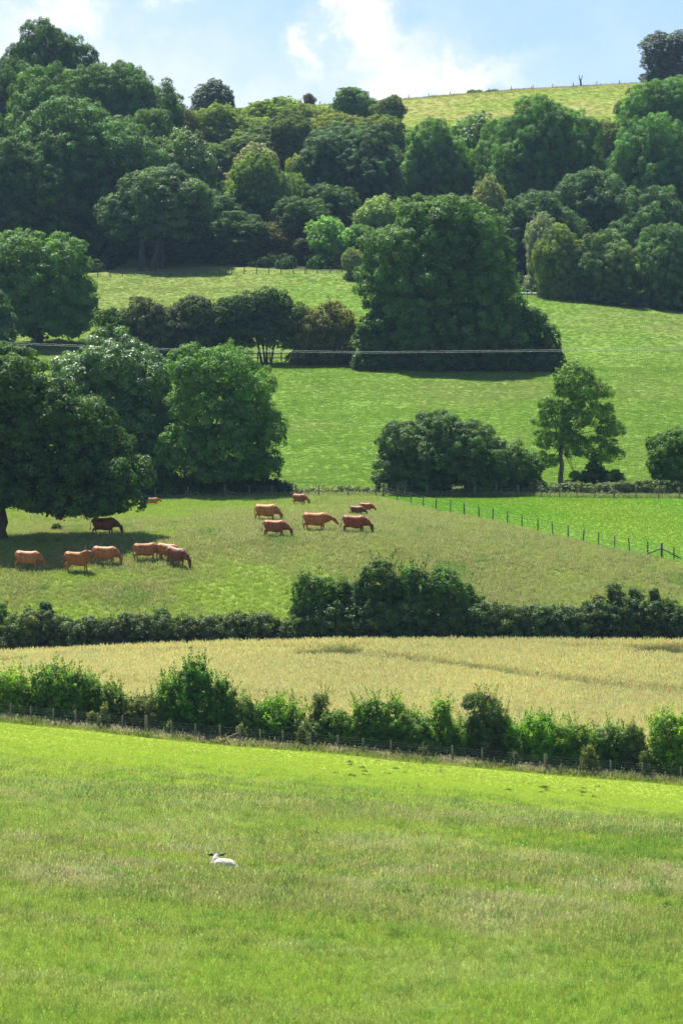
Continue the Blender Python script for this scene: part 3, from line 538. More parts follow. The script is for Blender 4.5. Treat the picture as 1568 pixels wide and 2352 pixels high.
hedge('undergrowth_hedge', 'dark undergrowth below the trees behind the wire fence', [(318, 1085), (420, 1092), (520, 1090), (610, 1100), (655, 1108)], 378, 379.5, C_DARK, 136, leaf=.19, rc=.4, depth=1.5, step=1.6)
hedge('nettle_bank', 'low pale nettle bank along the fence between the airy tree and the dark thicket', [(640, 1120), (700, 1120), (780, 1119), (860, 1117)], 379, 379, (.14, .20, .07), 137, leaf=.17, rc=.3, depth=.8, step=1.1)
hedge('nettle_bank', 'low nettle bank along the fence right of the lone tree', [(1220, 1105), (1350, 1112), (1480, 1108), (1590, 1106)], 379, 379, (.085, .13, .05), 138, leaf=.17, rc=.3, depth=.8, step=1.1)
# hedge at the far side of the wheat
hedge('bramble_hedge', 'long low dark bramble hedge behind the left half of the wheat', [(20, 1412), (75, 1402), (130, 1412), (190, 1422), (300, 1412), (420, 1414), (520, 1408), (600, 1412), (650, 1425), (690, 1452)], 294, 295, (.060, .100, .038), 140, depth=1.1, leaf=.15, shoots=130, shoot_len=.8, warm=.05)
hedge('bramble_hedge', 'dark bramble growth at the foot of the big bushes behind the wheat', [(672, 1405), (720, 1390), (900, 1380), (1100, 1392)], 294.3, 294.6, (.05, .10, .032), 142, depth=1.0, leaf=.15, shoots=40, shoot_len=.7, warm=.05)
hedge('bramble_hedge', 'low dark bramble hedge behind the right half of the wheat', [(1060, 1392), (1130, 1382), (1200, 1388), (1260, 1392), (1330, 1385), (1400, 1378), (1480, 1376), (1600, 1384), (1690, 1384)], 295, 295, (.058, .105, .040), 141, depth=1.2, leaf=.15, shoots=120, shoot_len=.9, warm=.05)
for nm, lab, cx, top, w, col_, sh, sl in [
    ('hazel_bush', 'green bush cut by the left edge at the end of the hedge behind the wheat', -8, 1388, 74, C_MID, 14, 1),
    ('elder_sapling', 'blue green sapling sticking up from the left part of the hedge behind the wheat', 104, 1382, 46, C_BLUE, 8, .8),
    ('elder_sapling', 'small round sapling at the left end of the hedge behind the wheat', 66, 1397, 30, C_BLUE, 5, .6),
    ('elder_sapling', 'thin sapling tip above the middle of the hedge behind the wheat', 372, 1398, 40, C_DARK, 8, .9),
    ('hazel_bush', 'tall bush at the left end of the big bushes behind the wheat', 725, 1325, 100, C_MID, 20, 1.3),
    ('hazel_bush', 'dark bush second from the left among the big bushes behind the wheat', 800, 1338, 90, C_DARK, 16, 1.1),
    ('hazel_bush', 'tallest dark green bush behind the wheat', 882, 1298, 104, C_DARK, 22, 1.4),
    ('hazel_bush', 'tall dark bush right of the tallest one behind the wheat', 962, 1302, 100, (.040, .105, .024), 20, 1.3),
    ('hazel_bush', 'bright tipped bush at the right end of the big bushes behind the wheat', 1026, 1306, 92, (.050, .125, .026), 18, 1.2),
    ('hazel_bush', 'sloping bush where the big bushes meet the low right hedge', 1082, 1366, 70, C_MID, 10, .8),
    ('blackthorn_bush', 'dull upright bush standing above the low hedge near the right edge', 1412, 1338, 56, (.06, .10, .04), 10, .9),
    ('blackthorn_bush', 'narrow spire of leaves second above the low right hedge', 1458, 1348, 30, (.05, .10, .035), 6, .7),
    ('blackthorn_bush', 'thin leafy spire furthest right above the low hedge', 1502, 1350, 32, (.05, .11, .035), 7, .7),
    ('blackthorn_bush', 'olive bush left of the upright one above the low right hedge', 1372, 1368, 60, C_OLIVE, 9, .7)]:
    bush(nm, lab, cx, top+4, w*(1.3 if 'hazel' in nm else 1), 295.6, col_, int(cx)+1000, 'column' if w < 60 else 'fan' if w > 95 else 'dome', leaf=.15, rc=.32, n=13, shoots=sh*3, shoot_len=sl*1.2, wild=1, depth=max(.6, min(1.7, w/F*295*.45)))
# near hedge
NG = [('hazel_bush', 'leafy bush cut by the left edge of the near hedge', 22, 1538, 92, C_BRIGHT, 'fan', .11), ('hazel_bush', 'wide leafy bush, tallest of the left part of the near hedge', 130, 1522, 130, (.075, .175, .028), 'fan', .11),
      ('hazel_bush', 'leafy bush leaning right of the tall left one in the near hedge', 200, 1552, 80, (.075, .165, .03), 'dome', .10), ('blackthorn_bush', 'upright twin stemmed bush in the left part of the near hedge', 262, 1572, 62, (.07, .15, .035), 'column', .10),
      ('bramble_bush', 'low dull bramble mound left of the tall conical bush', 322, 1600, 90, (.09, .13, .045), 'dome', .10), ('hornbeam_sapling', 'tall conical young tree standing highest in the near hedge', 446, 1508, 150, (.055, .150, .024), 'cone', .12),
      ('hazel_bush', 'spreading bush at the left foot of the tall conical young tree', 386, 1562, 80, (.07, .17, .026), 'fan', .11), ('hazel_bush', 'dense bush at the right foot of the tall conical young tree', 516, 1556, 76, (.05, .135, .024), 'dome', .11),
      ('bramble_bush', 'low bush with yellowing leaves right of the conical young tree', 572, 1612, 70, (.085, .165, .035), 'dome', .10), ('hazel_bush', 'spreading bush with yellow tips and arching top shoots', 638, 1604, 112, (.085, .20, .026), 'fan', .11),
      ('tamarisk_bush', 'fine grey green feathery bush sticking up in the middle of the near hedge', 736, 1586, 58, (.10, .15, .055), 'cone', .07), ('bramble_bush', 'low silvery leaved bramble in the middle of the near hedge', 712, 1658, 90, (.09, .15, .06), 'dome', .09),
      ('bramble_bush', 'bright bramble mound right of the feathery bush', 785, 1638, 90, (.10, .19, .035), 'dome', .10), ('hazel_bush', 'bush with tall arching shoots right of the centre of the near hedge', 850, 1600, 84, (.075, .175, .03), 'fan', .10),
      ('hazel_bush', 'bush with yellow leaves on its right side next to the arching one', 916, 1606, 74, (.085, .185, .03), 'dome', .10), ('bramble_bush', 'low bramble mound left of the narrow spire bush', 968, 1652, 70, (.08, .17, .035), 'dome', .10),
      ('hawthorn_bush', 'narrow spire shaped bright bush left of the grey green feathery bush', 1014, 1600, 60, (.085, .20, .03), 'cone', .10), ('hawthorn_bush', 'bright bushy mound at the foot of the spire shaped bush', 1036, 1658, 70, (.085, .19, .035), 'dome', .10),
      ('willow_bush', 'tall dark grey green twiggy bush with a feathery outline in the near hedge', 1114, 1592, 108, (.060, .115, .045), 'dome', .075), ('hazel_bush', 'spreading bush with bright yellow green leaves right of the dark feathery bush', 1222, 1642, 130, (.09, .22, .025), 'fan', .11),
      ('hazel_bush', 'thin leafy branch reaching up left of the field gap on the right', 1252, 1640, 40, (.07, .17, .028), 'column', .11), ('hawthorn_bush', 'rounded bush with yellow flecks in the right part of the near hedge', 1320, 1660, 104, (.085, .19, .035), 'dome', .10),
      ('hawthorn_bush', 'dull green bush second from the right in the near hedge', 1400, 1662, 96, (.075, .155, .04), 'dome', .10), ('bramble_bush', 'grey tipped bramble beside the right edge bush of the near hedge', 1458, 1664, 62, (.09, .15, .06), 'column', .09),
      ('hazel_bush', 'bright green bush at the right edge of the near hedge', 1544, 1638, 120, C_BRIGHT, 'fan', .12), ('hazel_bush', 'bright green bush beyond the right edge of the near hedge', 1640, 1640, 110, C_BRIGHT, 'fan', .12)]
for i, (nm, lab, cx, top, w, col_, shp, lf) in enumerate(NG):
    low_ = 'bramble' in nm
    bush(nm, lab, cx, top+(0 if low_ else 10), w*1.2, 238.9-.5*low_, col_, 300+i, shp, leaf=lf*1.15, rc=.24, n=13 if shp != 'cone' else 20, depth=max(.55, min(1.25, w/F*239*.42)), wild=1, shoots=int(w*.9)+14, shoot_len=.6 if low_ else 1.25, warm=.12 if 'yellow' in lab else .05,
         ragged=.3, contrast=.25, mat=LEAF_DULL if 'grey' in lab else LEAF_GLOSSY if 'silver' in lab else LEAF, cover=.8, inner=.35)
hedge('bramble_hedge', 'low tangled bramble growth filling the foot of the near hedge', [(-90, 1600), (60, 1600), (200, 1612), (260, 1640), (330, 1625), (480, 1645), (570, 1640), (650, 1658), (780, 1660), (860, 1672), (950, 1672), (1150, 1700), (1230, 1690), (1350, 1700), (1500, 1705), (1680, 1730)], 239.6, 239.6, (.075, .13, .035), 350, leaf=.11, rc=.28, depth=.7, step=.8, shoots=260, shoot_len=.7, warm=.08)
for i, (px, tp, lab) in enumerate([(212, 1635, 'pale weedy clump against the fence in the left part of the near hedge'), (240, 1622, 'straw tipped weedy clump beside the pale one at the left part of the fence'), (386, 1664, 'pale weedy clump at the fence under the tall conical young tree'),
        (552, 1668, 'pale green weeds at the fence right of the conical young tree'), (694, 1668, 'straw coloured weedy clump at the fence below the feathery bush'), (972, 1722, 'leafy weed clump on the grass side of the fence left of the spire bush'),
        (1180, 1728, 'nettle clump at the fence right of the dark feathery bush'), (1354, 1712, 'pale bramble spray over the fence in the right part of the hedge'), (1478, 1725, 'nettle clump at the fence left of the right edge bush')]):
    bush('weed_clump', lab, px, tp, 34 if i != 7 else 60, 236.9, (.10, .15, .05) if i % 2 else (.085, .14, .04), 380+i, 'cone', leaf=.08, rc=.13, n=9, depth=.3, cat='weeds', shoots=26, shoot_len=.45, wild=1, cover=.6, warm=.15, stem=.012, group='weed clumps along the fence')
# ------------------------------------------------------------------ the wood on the hillside
PR = {}
def proto(kind, alt=0):
    if (kind, alt) in PR: return PR[(kind, alt)]
    W = H = 16.0
    cfg = dict(huge=('dome', 54, 8, .22, .62, LEAF), gap=('dome', 32, 8, .32, .8, LEAF), round=('dome', 32, 8, .32, .8, LEAF), tall=('column', 18, 7, .34, .75, LEAF), lumpy=('dome', 30, 8, .34, .85, LEAF), scrub=('dome', 36, 7.5, .30, .5, LEAF_DULL), broad=('fan', 30, 8, .34, .85, LEAF), airy=('dome', 30, 7, .32, .65, LEAF_GLOSSY), twiggy=('dome', 26, 7, .28, .5, LEAF_DULL))[kind]
    sd_ = sum(map(ord, kind))+alt*1000; lb = auto_lobes(W, H, cfg[2], sd_, cfg[0], cfg[1], .14 if kind == 'gap' else .03, 1); kw = dict(shoots=90, shoot_len=1.7) if kind in ('scrub', 'twiggy') else dict(shoots=30, shoot_len=1.2)
    cr = foliage('crown_'+kind, lb, cfg[4], cfg[3]*.85, sd_, cfg[5], inner=.35, cover=.75 if kind == 'airy' else .95, ragged=.34, contrast=.3, **kw)
    tr = branches('trunk_'+kind, (0, 0, -1.5), (0, 0, 6), lb, .42, sd_, None, 8, 1); PR[(kind, alt)] = (cr, tr); return PR[(kind, alt)]
WOOD = [  # centre, top, width, distance, kind, colour, label
 ('beech_tree', 112, 78, 180, 785, 'huge', C_DARK, 'topmost dark tree on the skyline at the upper left'), ('beech_tree', 38, 98, 60, 806, 'tall', C_DARK, 'narrow skyline tree at the far upper left, left of the topmost one'),
 ('beech_tree', 5, 142, 170, 760, 'huge', C_DARK, 'dark tree at the left edge just below the skyline trees'), ('beech_tree', 85, 165, 170, 745, 'broad', (.060, .135, .026), 'dark tree with bright green sunlit tufts below the topmost skyline tree'),
 ('beech_tree', 255, 152, 250, 745, 'huge', (.052, .120, .032), 'large rounded skyline tree right of the topmost one'), ('sycamore_tree', 330, 205, 130, 768, 'round', C_DARK, 'dark shoulder of the large rounded skyline tree'),
 ('sycamore_tree', 388, 206, 86, 790, 'tall', (.07, .15, .035), 'smaller green skyline tree sloping down toward the dark skyline tree'), ('oak_tree', 487, 196, 122, 860, 'airy', (.026, .055, .030), 'isolated very dark tree on the skyline left of the ridge'),
 ('elder_bush', 425, 258, 76, 790, 'scrub', (.09, .11, .045), 'brownish bush in front of the isolated dark skyline tree'),
 ('beech_tree', 185, 246, 330, 672, 'huge', (.046, .115, .030), 'widest dark tree in the upper left of the wood'), ('beech_tree', 30, 330, 240, 660, 'huge', C_DARK, 'big dark tree at the left edge under the widest one'),
 ('beech_tree', 335, 262, 150, 705, 'round', (.055, .115, .032), 'dark tree with pale flecks on the right shoulder of the widest one'), ('willow_tree', 415, 325, 180, 675, 'airy', (.070, .130, .045), 'greyish green tree in the middle left of the wood'),
 ('beech_tree', 90, 450, 250, 678, 'lumpy', C_DARK, 'dark tree low on the left behind the bright topped bushy tree'),
 ('oak_tree', 372, 388, 230, 649, 'gap', (.046, .100, .036), 'blue green round tree with dark twin trunks at the edge of the upper pasture'), ('oak_tree', 232, 470, 170, 668, 'broad', (.034, .080, .030), 'dark tree left of the twin trunked one'),
 ('oak_tree', 480, 440, 170, 664, 'round', (.042, .095, .034), 'dark tree right of the twin trunked one'),
 ('willow_scrub', 520, 262, 150, 800, 'scrub', C_PALE, 'pale scrub bush nearest to the isolated dark skyline tree'), ('willow_scrub', 610, 242, 150, 815, 'twiggy', (.12, .19, .05), 'pale feathery scrub at the top of the slope left of the skyline sapling'),
 ('willow_scrub', 690, 258, 150, 812, 'scrub', (.12, .18, .055), 'pale feathery scrub below the skyline sapling'), ('willow_scrub', 640, 288, 150, 775, 'scrub', (.065, .105, .045), 'darker grey scrub in the middle of the pale slope'),
 ('willow_scrub', 770, 275, 140, 800, 'scrub', (.13, .17, .06), 'olive scrub below the twin skyline trees'), ('willow_scrub', 850, 285, 130, 790, 'scrub', (.10, .15, .05), 'grey green scrub beside the slender skyline tree'), ('willow_scrub', 560, 320, 150, 770, 'twiggy', (.085, .14, .05), 'green scrub bush on the left of the pale slope'),
 ('willow_scrub', 575, 256, 90, 905, 'twiggy', (.12, .19, .05), 'feathery scrub against the sky just right of the isolated dark tree'), ('willow_scrub', 650, 246, 110, 915, 'scrub', (.12, .18, .05), 'pale scrub against the sky left of the skyline sapling'),
 ('willow_scrub', 745, 262, 80, 900, 'scrub', (.11, .18, .05), 'low scrub between the skyline sapling and the round skyline tree'),
 ('oak_tree', 808, 204, 94, 876, 'round', (.055, .13, .034), 'round green tree on the skyline in the middle'), ('birch_tree', 893, 222, 74, 862, 'twiggy', (.085, .135, .060), 'slender grey green tree right of the round skyline tree'),
 ('oak_tree', 805, 300, 225, 700, 'huge', (.040, .095, .036), 'dark domed tree with a silvery lit top in the centre of the wood'), ('oak_tree', 885, 345, 110, 728, 'scrub', (.055, .105, .040), 'greyish tree at the right shoulder of the dark domed tree'),
 ('maple_tree', 586, 342, 130, 745, 'airy', (.13, .165, .04), 'small tree with orange and yellow top leaves'), ('maple_tree', 680, 358, 60, 738, 'airy', (.19, .26, .03), 'bright yellow sprigged tree between the orange topped and the dark domed tree'),
 ('willow_tree', 598, 370, 180, 668, 'scrub', (.085, .150, .048), 'pale green feathery rounded tree left of the dark domed tree'), ('oak_tree', 745, 430, 160, 672, 'round', C_DARK, 'shaded dark tree under the dark domed tree'),
 ('elder_tree', 545, 490, 140, 655, 'round', C_DARK, 'dark shaded tree under the pale green rounded tree'), ('elder_tree', 690, 465, 140, 658, 'broad', C_DARK, 'dark shaded tree behind the bright green shrub'),
 ('rowan_tree', 640, 512, 110, 655, 'scrub', (.085, .095, .035), 'reddish brown tree at the edge of the upper pasture'), ('elder_bush', 755, 500, 110, 650, 'airy', (.11, .25, .035), 'bright green shrub at the wood edge left of the central giant'),
 ('elder_bush', 820, 520, 90, 655, 'round', (.07, .16, .035), 'green shrub between the bright one and the central giant'), ('hazel_tree', 872, 450, 120, 668, 'airy', (.12, .21, .035), 'yellow green tree peeping over the left of the central giant'),
 ('willow_bush', 818, 575, 60, 628, 'scrub', (.13, .18, .09), 'small pale grey bush on the pasture edge left of the central giant'), ('birch_tree', 945, 395, 66, 712, 'twiggy', (.15, .23, .10), 'pale light green tree above the central giant'),
 ('oak_tree', 1000, 284, 150, 712, 'round', (.062, .135, .036), 'green tree at the left end of the band below the ridge field'), ('oak_tree', 1088, 264, 160, 722, 'airy', (.06, .125, .04), 'airy green tree against the ridge field, left of the biggest there'),
 ('ash_tree', 1255, 248, 215, 702, 'huge', (.052, .125, .032), 'biggest lumpy tree against the ridge field'), ('ash_tree', 1165, 282, 140, 712, 'round', (.055, .12, .035), 'tree between the airy one and the biggest one below the ridge field'),

 ('willow_tree', 1403, 282, 84, 795, 'scrub', (.10, .14, .05), 'olive feathery tree between the biggest lumpy tree and the right edge trees'), ('maple_tree', 1120, 424, 108, 660, 'airy', (.10, .135, .04), 'small olive brown tree behind the right top of the central giant'),
 ('oak_tree', 1240, 450, 180, 642, 'round', (.032, .075, .030), 'deep shaded tree above the silvery bush'), ('oak_tree', 1370, 400, 190, 655, 'broad', (.034, .08, .032), 'deep shaded tree above the two round bushes'), ('oak_tree', 1150, 500, 130, 655, 'round', C_DARK, 'shaded tree peeping out right of the central giant'),
 ('willow_tree', 1425, 428, 90, 668, 'twiggy', (.13, .16, .12), 'silver grey tree in the dark right part of the wood'), ('ash_tree', 1498, 292, 200, 690, 'huge', (.055, .135, .042), 'large bluish green tree at the right edge of the wood'), ('ash_tree', 1590, 330, 120, 712, 'round', (.05, .12, .04), 'green tree cut by the right edge beside the large bluish one'),
 ('oak_tree', 1545, 184, 200, 775, 'huge', (.060, .145, .032), 'big green tree at the right edge reaching up to the ridge'), ('oak_tree', 1455, 225, 90, 812, 'airy', (.062, .14, .034), 'lower green tree at the left foot of the big ridge tree'), ('oak_tree', 1540, 82, 140, 945, 'airy', (.030, .048, .032), 'nearly black tree standing on the ridge at the upper right corner'),
 ('oak_tree', 1500, 440, 170, 640, 'round', (.036, .085, .034), 'dark tree above the right edge bush of the pasture'), ('willow_bush', 1246, 508, 90, 622, 'airy', (.12, .16, .11), 'silvery leaved bush at the upper corner of the right pasture'), ('maple_bush', 1286, 520, 104, 609, 'round', (.085, .13, .035), 'yellow green topped round bush on the right pasture edge'),
 ('hawthorn_bush', 1392, 534, 136, 609, 'round', (.060, .110, .042), 'dark olive round bush right of the yellow green topped one'), ('hawthorn_bush', 1340, 556, 90, 609, 'round', (.05, .10, .04), 'small dark bush wedged between the two round bushes'), ('hawthorn_bush', 1528, 524, 130, 609, 'round', (.048, .105, .042), 'blue green bush at the right edge above the pasture fence'),
 ('hawthorn_bush', 1610, 540, 90, 612, 'round', (.048, .10, .04), 'dark bush cut by the right edge above the pasture fence'), ('hawthorn_sapling', 710, 214, 30, 944, 'airy', (.09, .07, .05), 'tiny reddish sapling alone on the skyline'),
 ('gorse_bush', 1092, 206, 36, 962, 'scrub', (.06, .14, .045), 'left half of the low bush peeping over the ridge'), ('gorse_bush', 1130, 206, 40, 962, 'scrub', (.055, .13, .045), 'right half of the low bush peeping over the ridge'),
 ('oak_tree', -40, 250, 160, 730, 'round', C_DARK, 'dark tree cut by the left edge of the picture'), ('oak_tree', 130, 540, 130, 660, 'round', C_DARK, 'dark low tree behind the right side of the bright topped bushy tree'),
 ('elder_tree', 420, 520, 120, 655, 'round', C_DARK, 'dark low tree right of the twin trunks'), ('elder_tree', 545, 545, 100, 652, 'broad', C_DARK, 'dark low tree at the pasture edge left of the reddish brown one'), ('elder_tree', 700, 548, 70, 652, 'round', (.06, .09, .035), 'low dark tree at the pasture edge right of the reddish brown one')]
_wr = np.random.default_rng(77)
for nm, cx, top, w, D, kind, col_, lab in [(w[0], w[1], w[2], w[3], w[4], w[5], w[6], w[7]) for w in WOOD]:
    b = gp(cx, D)
    if D > 955: b = gp(cx, 957); D = 957
    H = (HY-top)/F*D-b.z; W = w*(1.3 if 'scrub' in nm else 1.12 if D < 790 and cx < 500 else 1.05)/F*D; H += (10/F*D if 'scrub' in nm else 0); t = thing(nm, lab, 'bush' if nm.split('_')[1] in ('bush', 'scrub') else 'tree', b, rz=0, group=None)
    cr, tr = proto(kind, int(cx) % 3 if kind in ('round', 'lumpy', 'broad', 'scrub', 'airy', 'huge') else 0); a = _wr.random()*6.28; s = (W/15.2, W/15.2, H/15.6)
    for pn, me in (('crown', cr), ('trunk', tr)):
        o = link(pn, me, t); o.scale = s; o.rotation_euler.z = a if pn == 'crown' else a
    col_ = tuple(v*(1.3 if cx > 950 else 1.08) for v in lc(col_)[:3]); t.children[0].color = (*col_, 1)
# twin trunks under the blue green oak
t = [o for o in COL.objects if 'dark twin trunks' in o.get('label', '')][0]; b = gp(338, 646); q = b-t.location
for p in ([(-.6, 0, -.3), (-.9, 0, 1.6), (-.7, .3, 5.5)], [(.5, 0, -.3), (1.2, .1, 1.6), (2.2, .3, 5.5)]):
    mb = MB(); mb.tube([Vector(v)+q for v in p], [.75, .52, .42], 12); link('trunk', mb.build('trunk', BARK), t)
# ------------------------------------------------------------------ fences
def fence(name, label, pts, heights, wires, mat, pr=.06, sag=.04, wire_r=.005, mesh_w=0, thick=(), braces=(), lean=.03, seed=0, gap=None):
    """pts: ground points of the posts; wires: heights above ground"""
    rng = np.random.default_rng(seed); b = pts[0]; t = thing(name, label, 'fence', b); tops = []
    for i, p in enumerate(pts):
        h = heights if isinstance(heights, float) else heights[i]; r = pr*(1.7 if i in thick else rng.uniform(.85, 1.1)); q = p-b; lx, ly = rng.normal()*lean, rng.normal()*lean; h *= rng.uniform(.95, 1.06)*(1.08 if i in thick else 1)
        mb = MB(); mb.tube([(0, 0, -.25), (lx*.4, ly*.4, h*.5), (lx, ly, h-.03), (lx, ly, h)], [r, r, r*.97, r*.8], 8)
        o = link('post', mb.build('post', mat), t, q); tops.append((p, lx, ly, h))
    for w in wires:
        mb = MB(); P = []
        for i, (p, lx, ly, h) in enumerate(tops):
            P.append(p-b+Vector((0, -r*1.1, min(w, h-.04))))
            if i < len(tops)-1:
                n = tops[i+1][0]; m = p.lerp(n, .5); zz = hz(m.x, m.y); P.append(Vector((m.x, m.y, max(zz, (p.z+n.z)/2-.3)))-b+Vector((0, -r*1.1, w-sag*rng.uniform(.2, 1.3))))
        mb.tube(P, wire_r, 4); link('wire', mb.build('wire', GWIRE), t)
    for i, s in braces:
        p = pts[i]-b; mb = MB(); e = Vector((p.x+s*1.6, p.y, 0)); e.z = hz(e.x+b.x, e.y+b.y)-b.z; mb.tube([p+Vector((0, 0, .75)), e], [.05, .05], 6); link('brace', mb.build('brace', mat), t)
    return t
px_near = [-80, -27, 24, 71, 123, 174, 227, 281, 336, 394, 450, 505, 551, 598, 650, 713, 777, 833, 898, 970, 1039, 1108, 1180, 1252, 1332, 1403, 1475, 1564, 1640]
def near_pt(px): D = 236.3; return gp(px, D)
fence('wire_fence', 'long post and barbed wire fence along the foot of the near hedge', [near_pt(p) for p in px_near], 1.08, (.18, .36, .54, .72, .86, 1.0), POST, .050, .03, .0034, thick=(8, 12, 23), braces=[(12, -1)], seed=1)
dp = [(880, 1143), (943, 1159), (1001, 1175), (1066, 1185), (1131, 1198), (1198, 1215), (1269, 1231), (1339, 1248), (1377, 1257), (1411, 1262), (1445, 1268), (1487, 1277), (1519, 1283), (1547, 1289), (1610, 1301), (1680, 1314)]
dp = [(880, 1143), (912, 1151), (943, 1159), (972, 1167), (1001, 1175), (1034, 1180), (1066, 1185), (1100, 1191), (1131, 1198), (1165, 1206), (1198, 1215), (1235, 1223), (1269, 1231), (1304, 1239), (1339, 1248), (1374, 1255), (1411, 1262), (1445, 1268), (1487, 1277), (1519, 1283), (1547, 1289), (1610, 1301), (1680, 1314)]
fence('wire_fence', 'thin post and wire fence running diagonally between the cattle pasture and the bright green field', [gat(*p, 297, 377) for p in dp], 1.12, (.25, .5, .75, 1.0), POST_DARK, .05, .03, .0035, thick=(0, 19), braces=[(19, -1), (19, 1)], seed=2)
rp = [300, 357, 430, 517, 572, 625, 680, 732, 800, 863, 880, 930, 980, 1038, 1090, 1140, 1190, 1242, 1285, 1324, 1365, 1410, 1460, 1512, 1560, 1620]
fence('wire_fence', 'post and mesh wire fence behind the cattle along the foot of the trees', [gp(p, 375.6) for p in rp], 1.12, (.2, .4, .6, .8, 1.02), POST, .055, .02, .0035, thick=(3, 10, 21), braces=[(3, -1), (3, 1), (21, -1), (21, 1)], seed=3)
up = list(range(225, 850, 28))
fence('wire_fence', 'old fence along the top edge of the upper pasture under the left wood', [gp(p, 637) for p in up], 1.1, (.5, 1.0), POST_DARK, .07, .03, .006, seed=4, lean=.08)
fence('wire_fence', 'fence along the top edge of the right pasture below the round bushes', [gp(p, 606-.00*p) for p in range(1180, 1640, 30)], 1.1, (.5, 1.0), POST_DARK, .07, .03, .006, seed=5, lean=.08)
rg = [700, 735, 770, 812, 850, 893, 938, 985, 1033, 1075, 1122, 1174, 1223, 1268, 1317, 1370, 1421, 1471, 1520, 1570, 1620]
fence('wire_fence', 'skyline post and wire fence along the ridge of the top field', [gp(p, 946) for p in rg], 1.35, (.6, 1.15), POST_DARK, .09, .03, .008, braces=[(10, -1)], seed=6, lean=.1)
def rail_fence():
    xs = [565, 592, 619, 646, 673, 700, 727, 754]; P = [gp(p, 524.5) for p in xs]; b = P[0]; t = thing('rail_fence', 'dark wooden rail fence under the hedge trees over the far pasture', 'fence', b)
    for p in P: mb = MB(); mb.box(p-b+Vector((0, 0, .6)), .16, .12, 1.5); link('post', mb.build('post', POST_DARK, False), t)
    for hgt in (.45, 1.0):
        for a, c in zip(P[:-1], P[1:]): mb = MB(); mb.tube([a-b+Vector((-.1, -.1, hgt)), c-b+Vector((.1, -.1, hgt+.03))], [.07, .07], 6); link('rail', mb.build('rail', POST_DARK), t)
rail_fence()
for k_, (dz, lab) in enumerate([(0, 'upper of the two pale overhead cables crossing in front of the central giant'), (-.17, 'lower of the two pale overhead cables crossing in front of the central giant')]):
    D = 470+k_*.6; mb = MB(); P = []
    for px in np.linspace(-700, 2300, 60):
        py = np.interp(px, [-700, 0, 400, 850, 1280, 1568, 2300], [735, 785, 801, 807.5, 803, 797, 762]); P.append((wx(px, D), D, (HY-py)/F*D+dz))
    mb.tube(P, .015, 6); tag(link('overhead_cable', mb.build('overhead_cable', GWIRE)), lab, 'cable', 'overhead cables')
# soil heap
def lump(name, label, cat, p, rx, ry, rz, mat, seed, n=3000):
    rng = np.random.default_rng(seed); nu, nv = 48, 16; V = []
    for j in range(nv+1):
        for i in range(nu):
            a = 2*math.pi*i/nu; t = j/nv*math.pi*.5; rr = math.cos(t); k_ = 1+.5*(float(fbm(math.cos(a)*2+5, math.sin(a)*2+t*2, 4, seed))-.5)
            V.append((rx*rr*math.cos(a)*k_, ry*rr*math.sin(a)*k_, rz*math.sin(t)*k_+.25*(float(fbm(i*.9, j*.9, 3, seed))-.5)-.15))
    Fq = [[j*nu+i, j*nu+(i+1) % nu, (j+1)*nu+(i+1) % nu, (j+1)*nu+i] for j in range(nv) for i in range(nu)]
    tag(link(name, np_mesh(name, V, Fq, mat, smoothf=False), loc=p), label, cat)
lump('soil_heap', 'low heap of bare reddish soil at the right foot of the central giant', 'soil heap', gp(1248, 518), 1.3, 1.0, .75, SOIL, 3)
LOGM = noise_mat('bleached_wood', (.35, .34, .30), (.6, .58, .52), 5, .9, .5, stretch=(1, 1, .2))
b = gp(1222, 611); t = thing('fallen_log', 'bleached fallen trunk lying at the upper corner of the right pasture', 'log', b); mb = MB(); mb.tube([(-2.2, .1, .5), (-.8, 0, .42), (.8, -.1, .4), (2.4, 0, .25)], [.16, .2, .22, .26], 8); link('log', mb.build('log', LOGM), t)
mb = MB(); mb.tube([(.2, 0, .4), (-.6, -.3, 1.0), (-1.1, -.3, 1.1)], [.1, .08, .04], 6); link('branch', mb.build('branch', LOGM), t)
b = gp(1333, 947); t = thing('dead_tree', 'bare forked dead tree stump standing on the skyline', 'tree', b); mb = MB()
mb.tube([(0, 0, -.3), (.05, 0, 1.2), (-.1, 0, 2.1)], [.26, .2, .17], 8); mb.tube([(-.1, 0, 1.6), (-.35, 0, 2.5), (-.3, 0, 3.1)], [.12, .09, .04], 6); mb.tube([(0, 0, 1.7), (.25, 0, 2.4), (.45, 0, 3.2)], [.12, .09, .03], 6); link('trunk', mb.build('trunk', BARK), t)
# ------------------------------------------------------------------ animals (modelled from tapered solids fused into one skin)
def capsule(bm_list, p0, p1, r0, r1, seg=12, sq=1.0):
    mb = bm_list; p0, p1 = Vector(p0), Vector(p1); d = (p1-p0).normalized(); P, Rr = [], []
    for a in (-80, -55, -28, 0): P.append(p0+d*r0*math.sin(R(a))); Rr.append(r0*math.cos(R(a)))
    for a in (0, 28, 55, 80): P.append(p1+d*r1*math.sin(R(a))); Rr.append(r1*math.cos(R(a)))
    mb.tube(P, Rr, seg, cap=False); n = mb.v[-1]; base = mb.n-len(n)
    for k_, c in ((0, P[0]), (len(P)-1, P[-1])):
        mb.v.append(np.array([list(c)])); ci = mb.n; mb.n += 1; ring = [base+k_*seg+j for j in range(seg)]
        for j in range(0, seg, 2): mb.f.append(np.array([[ring[j], ring[(j+1) % seg], ring[(j+2) % seg], ci]]))
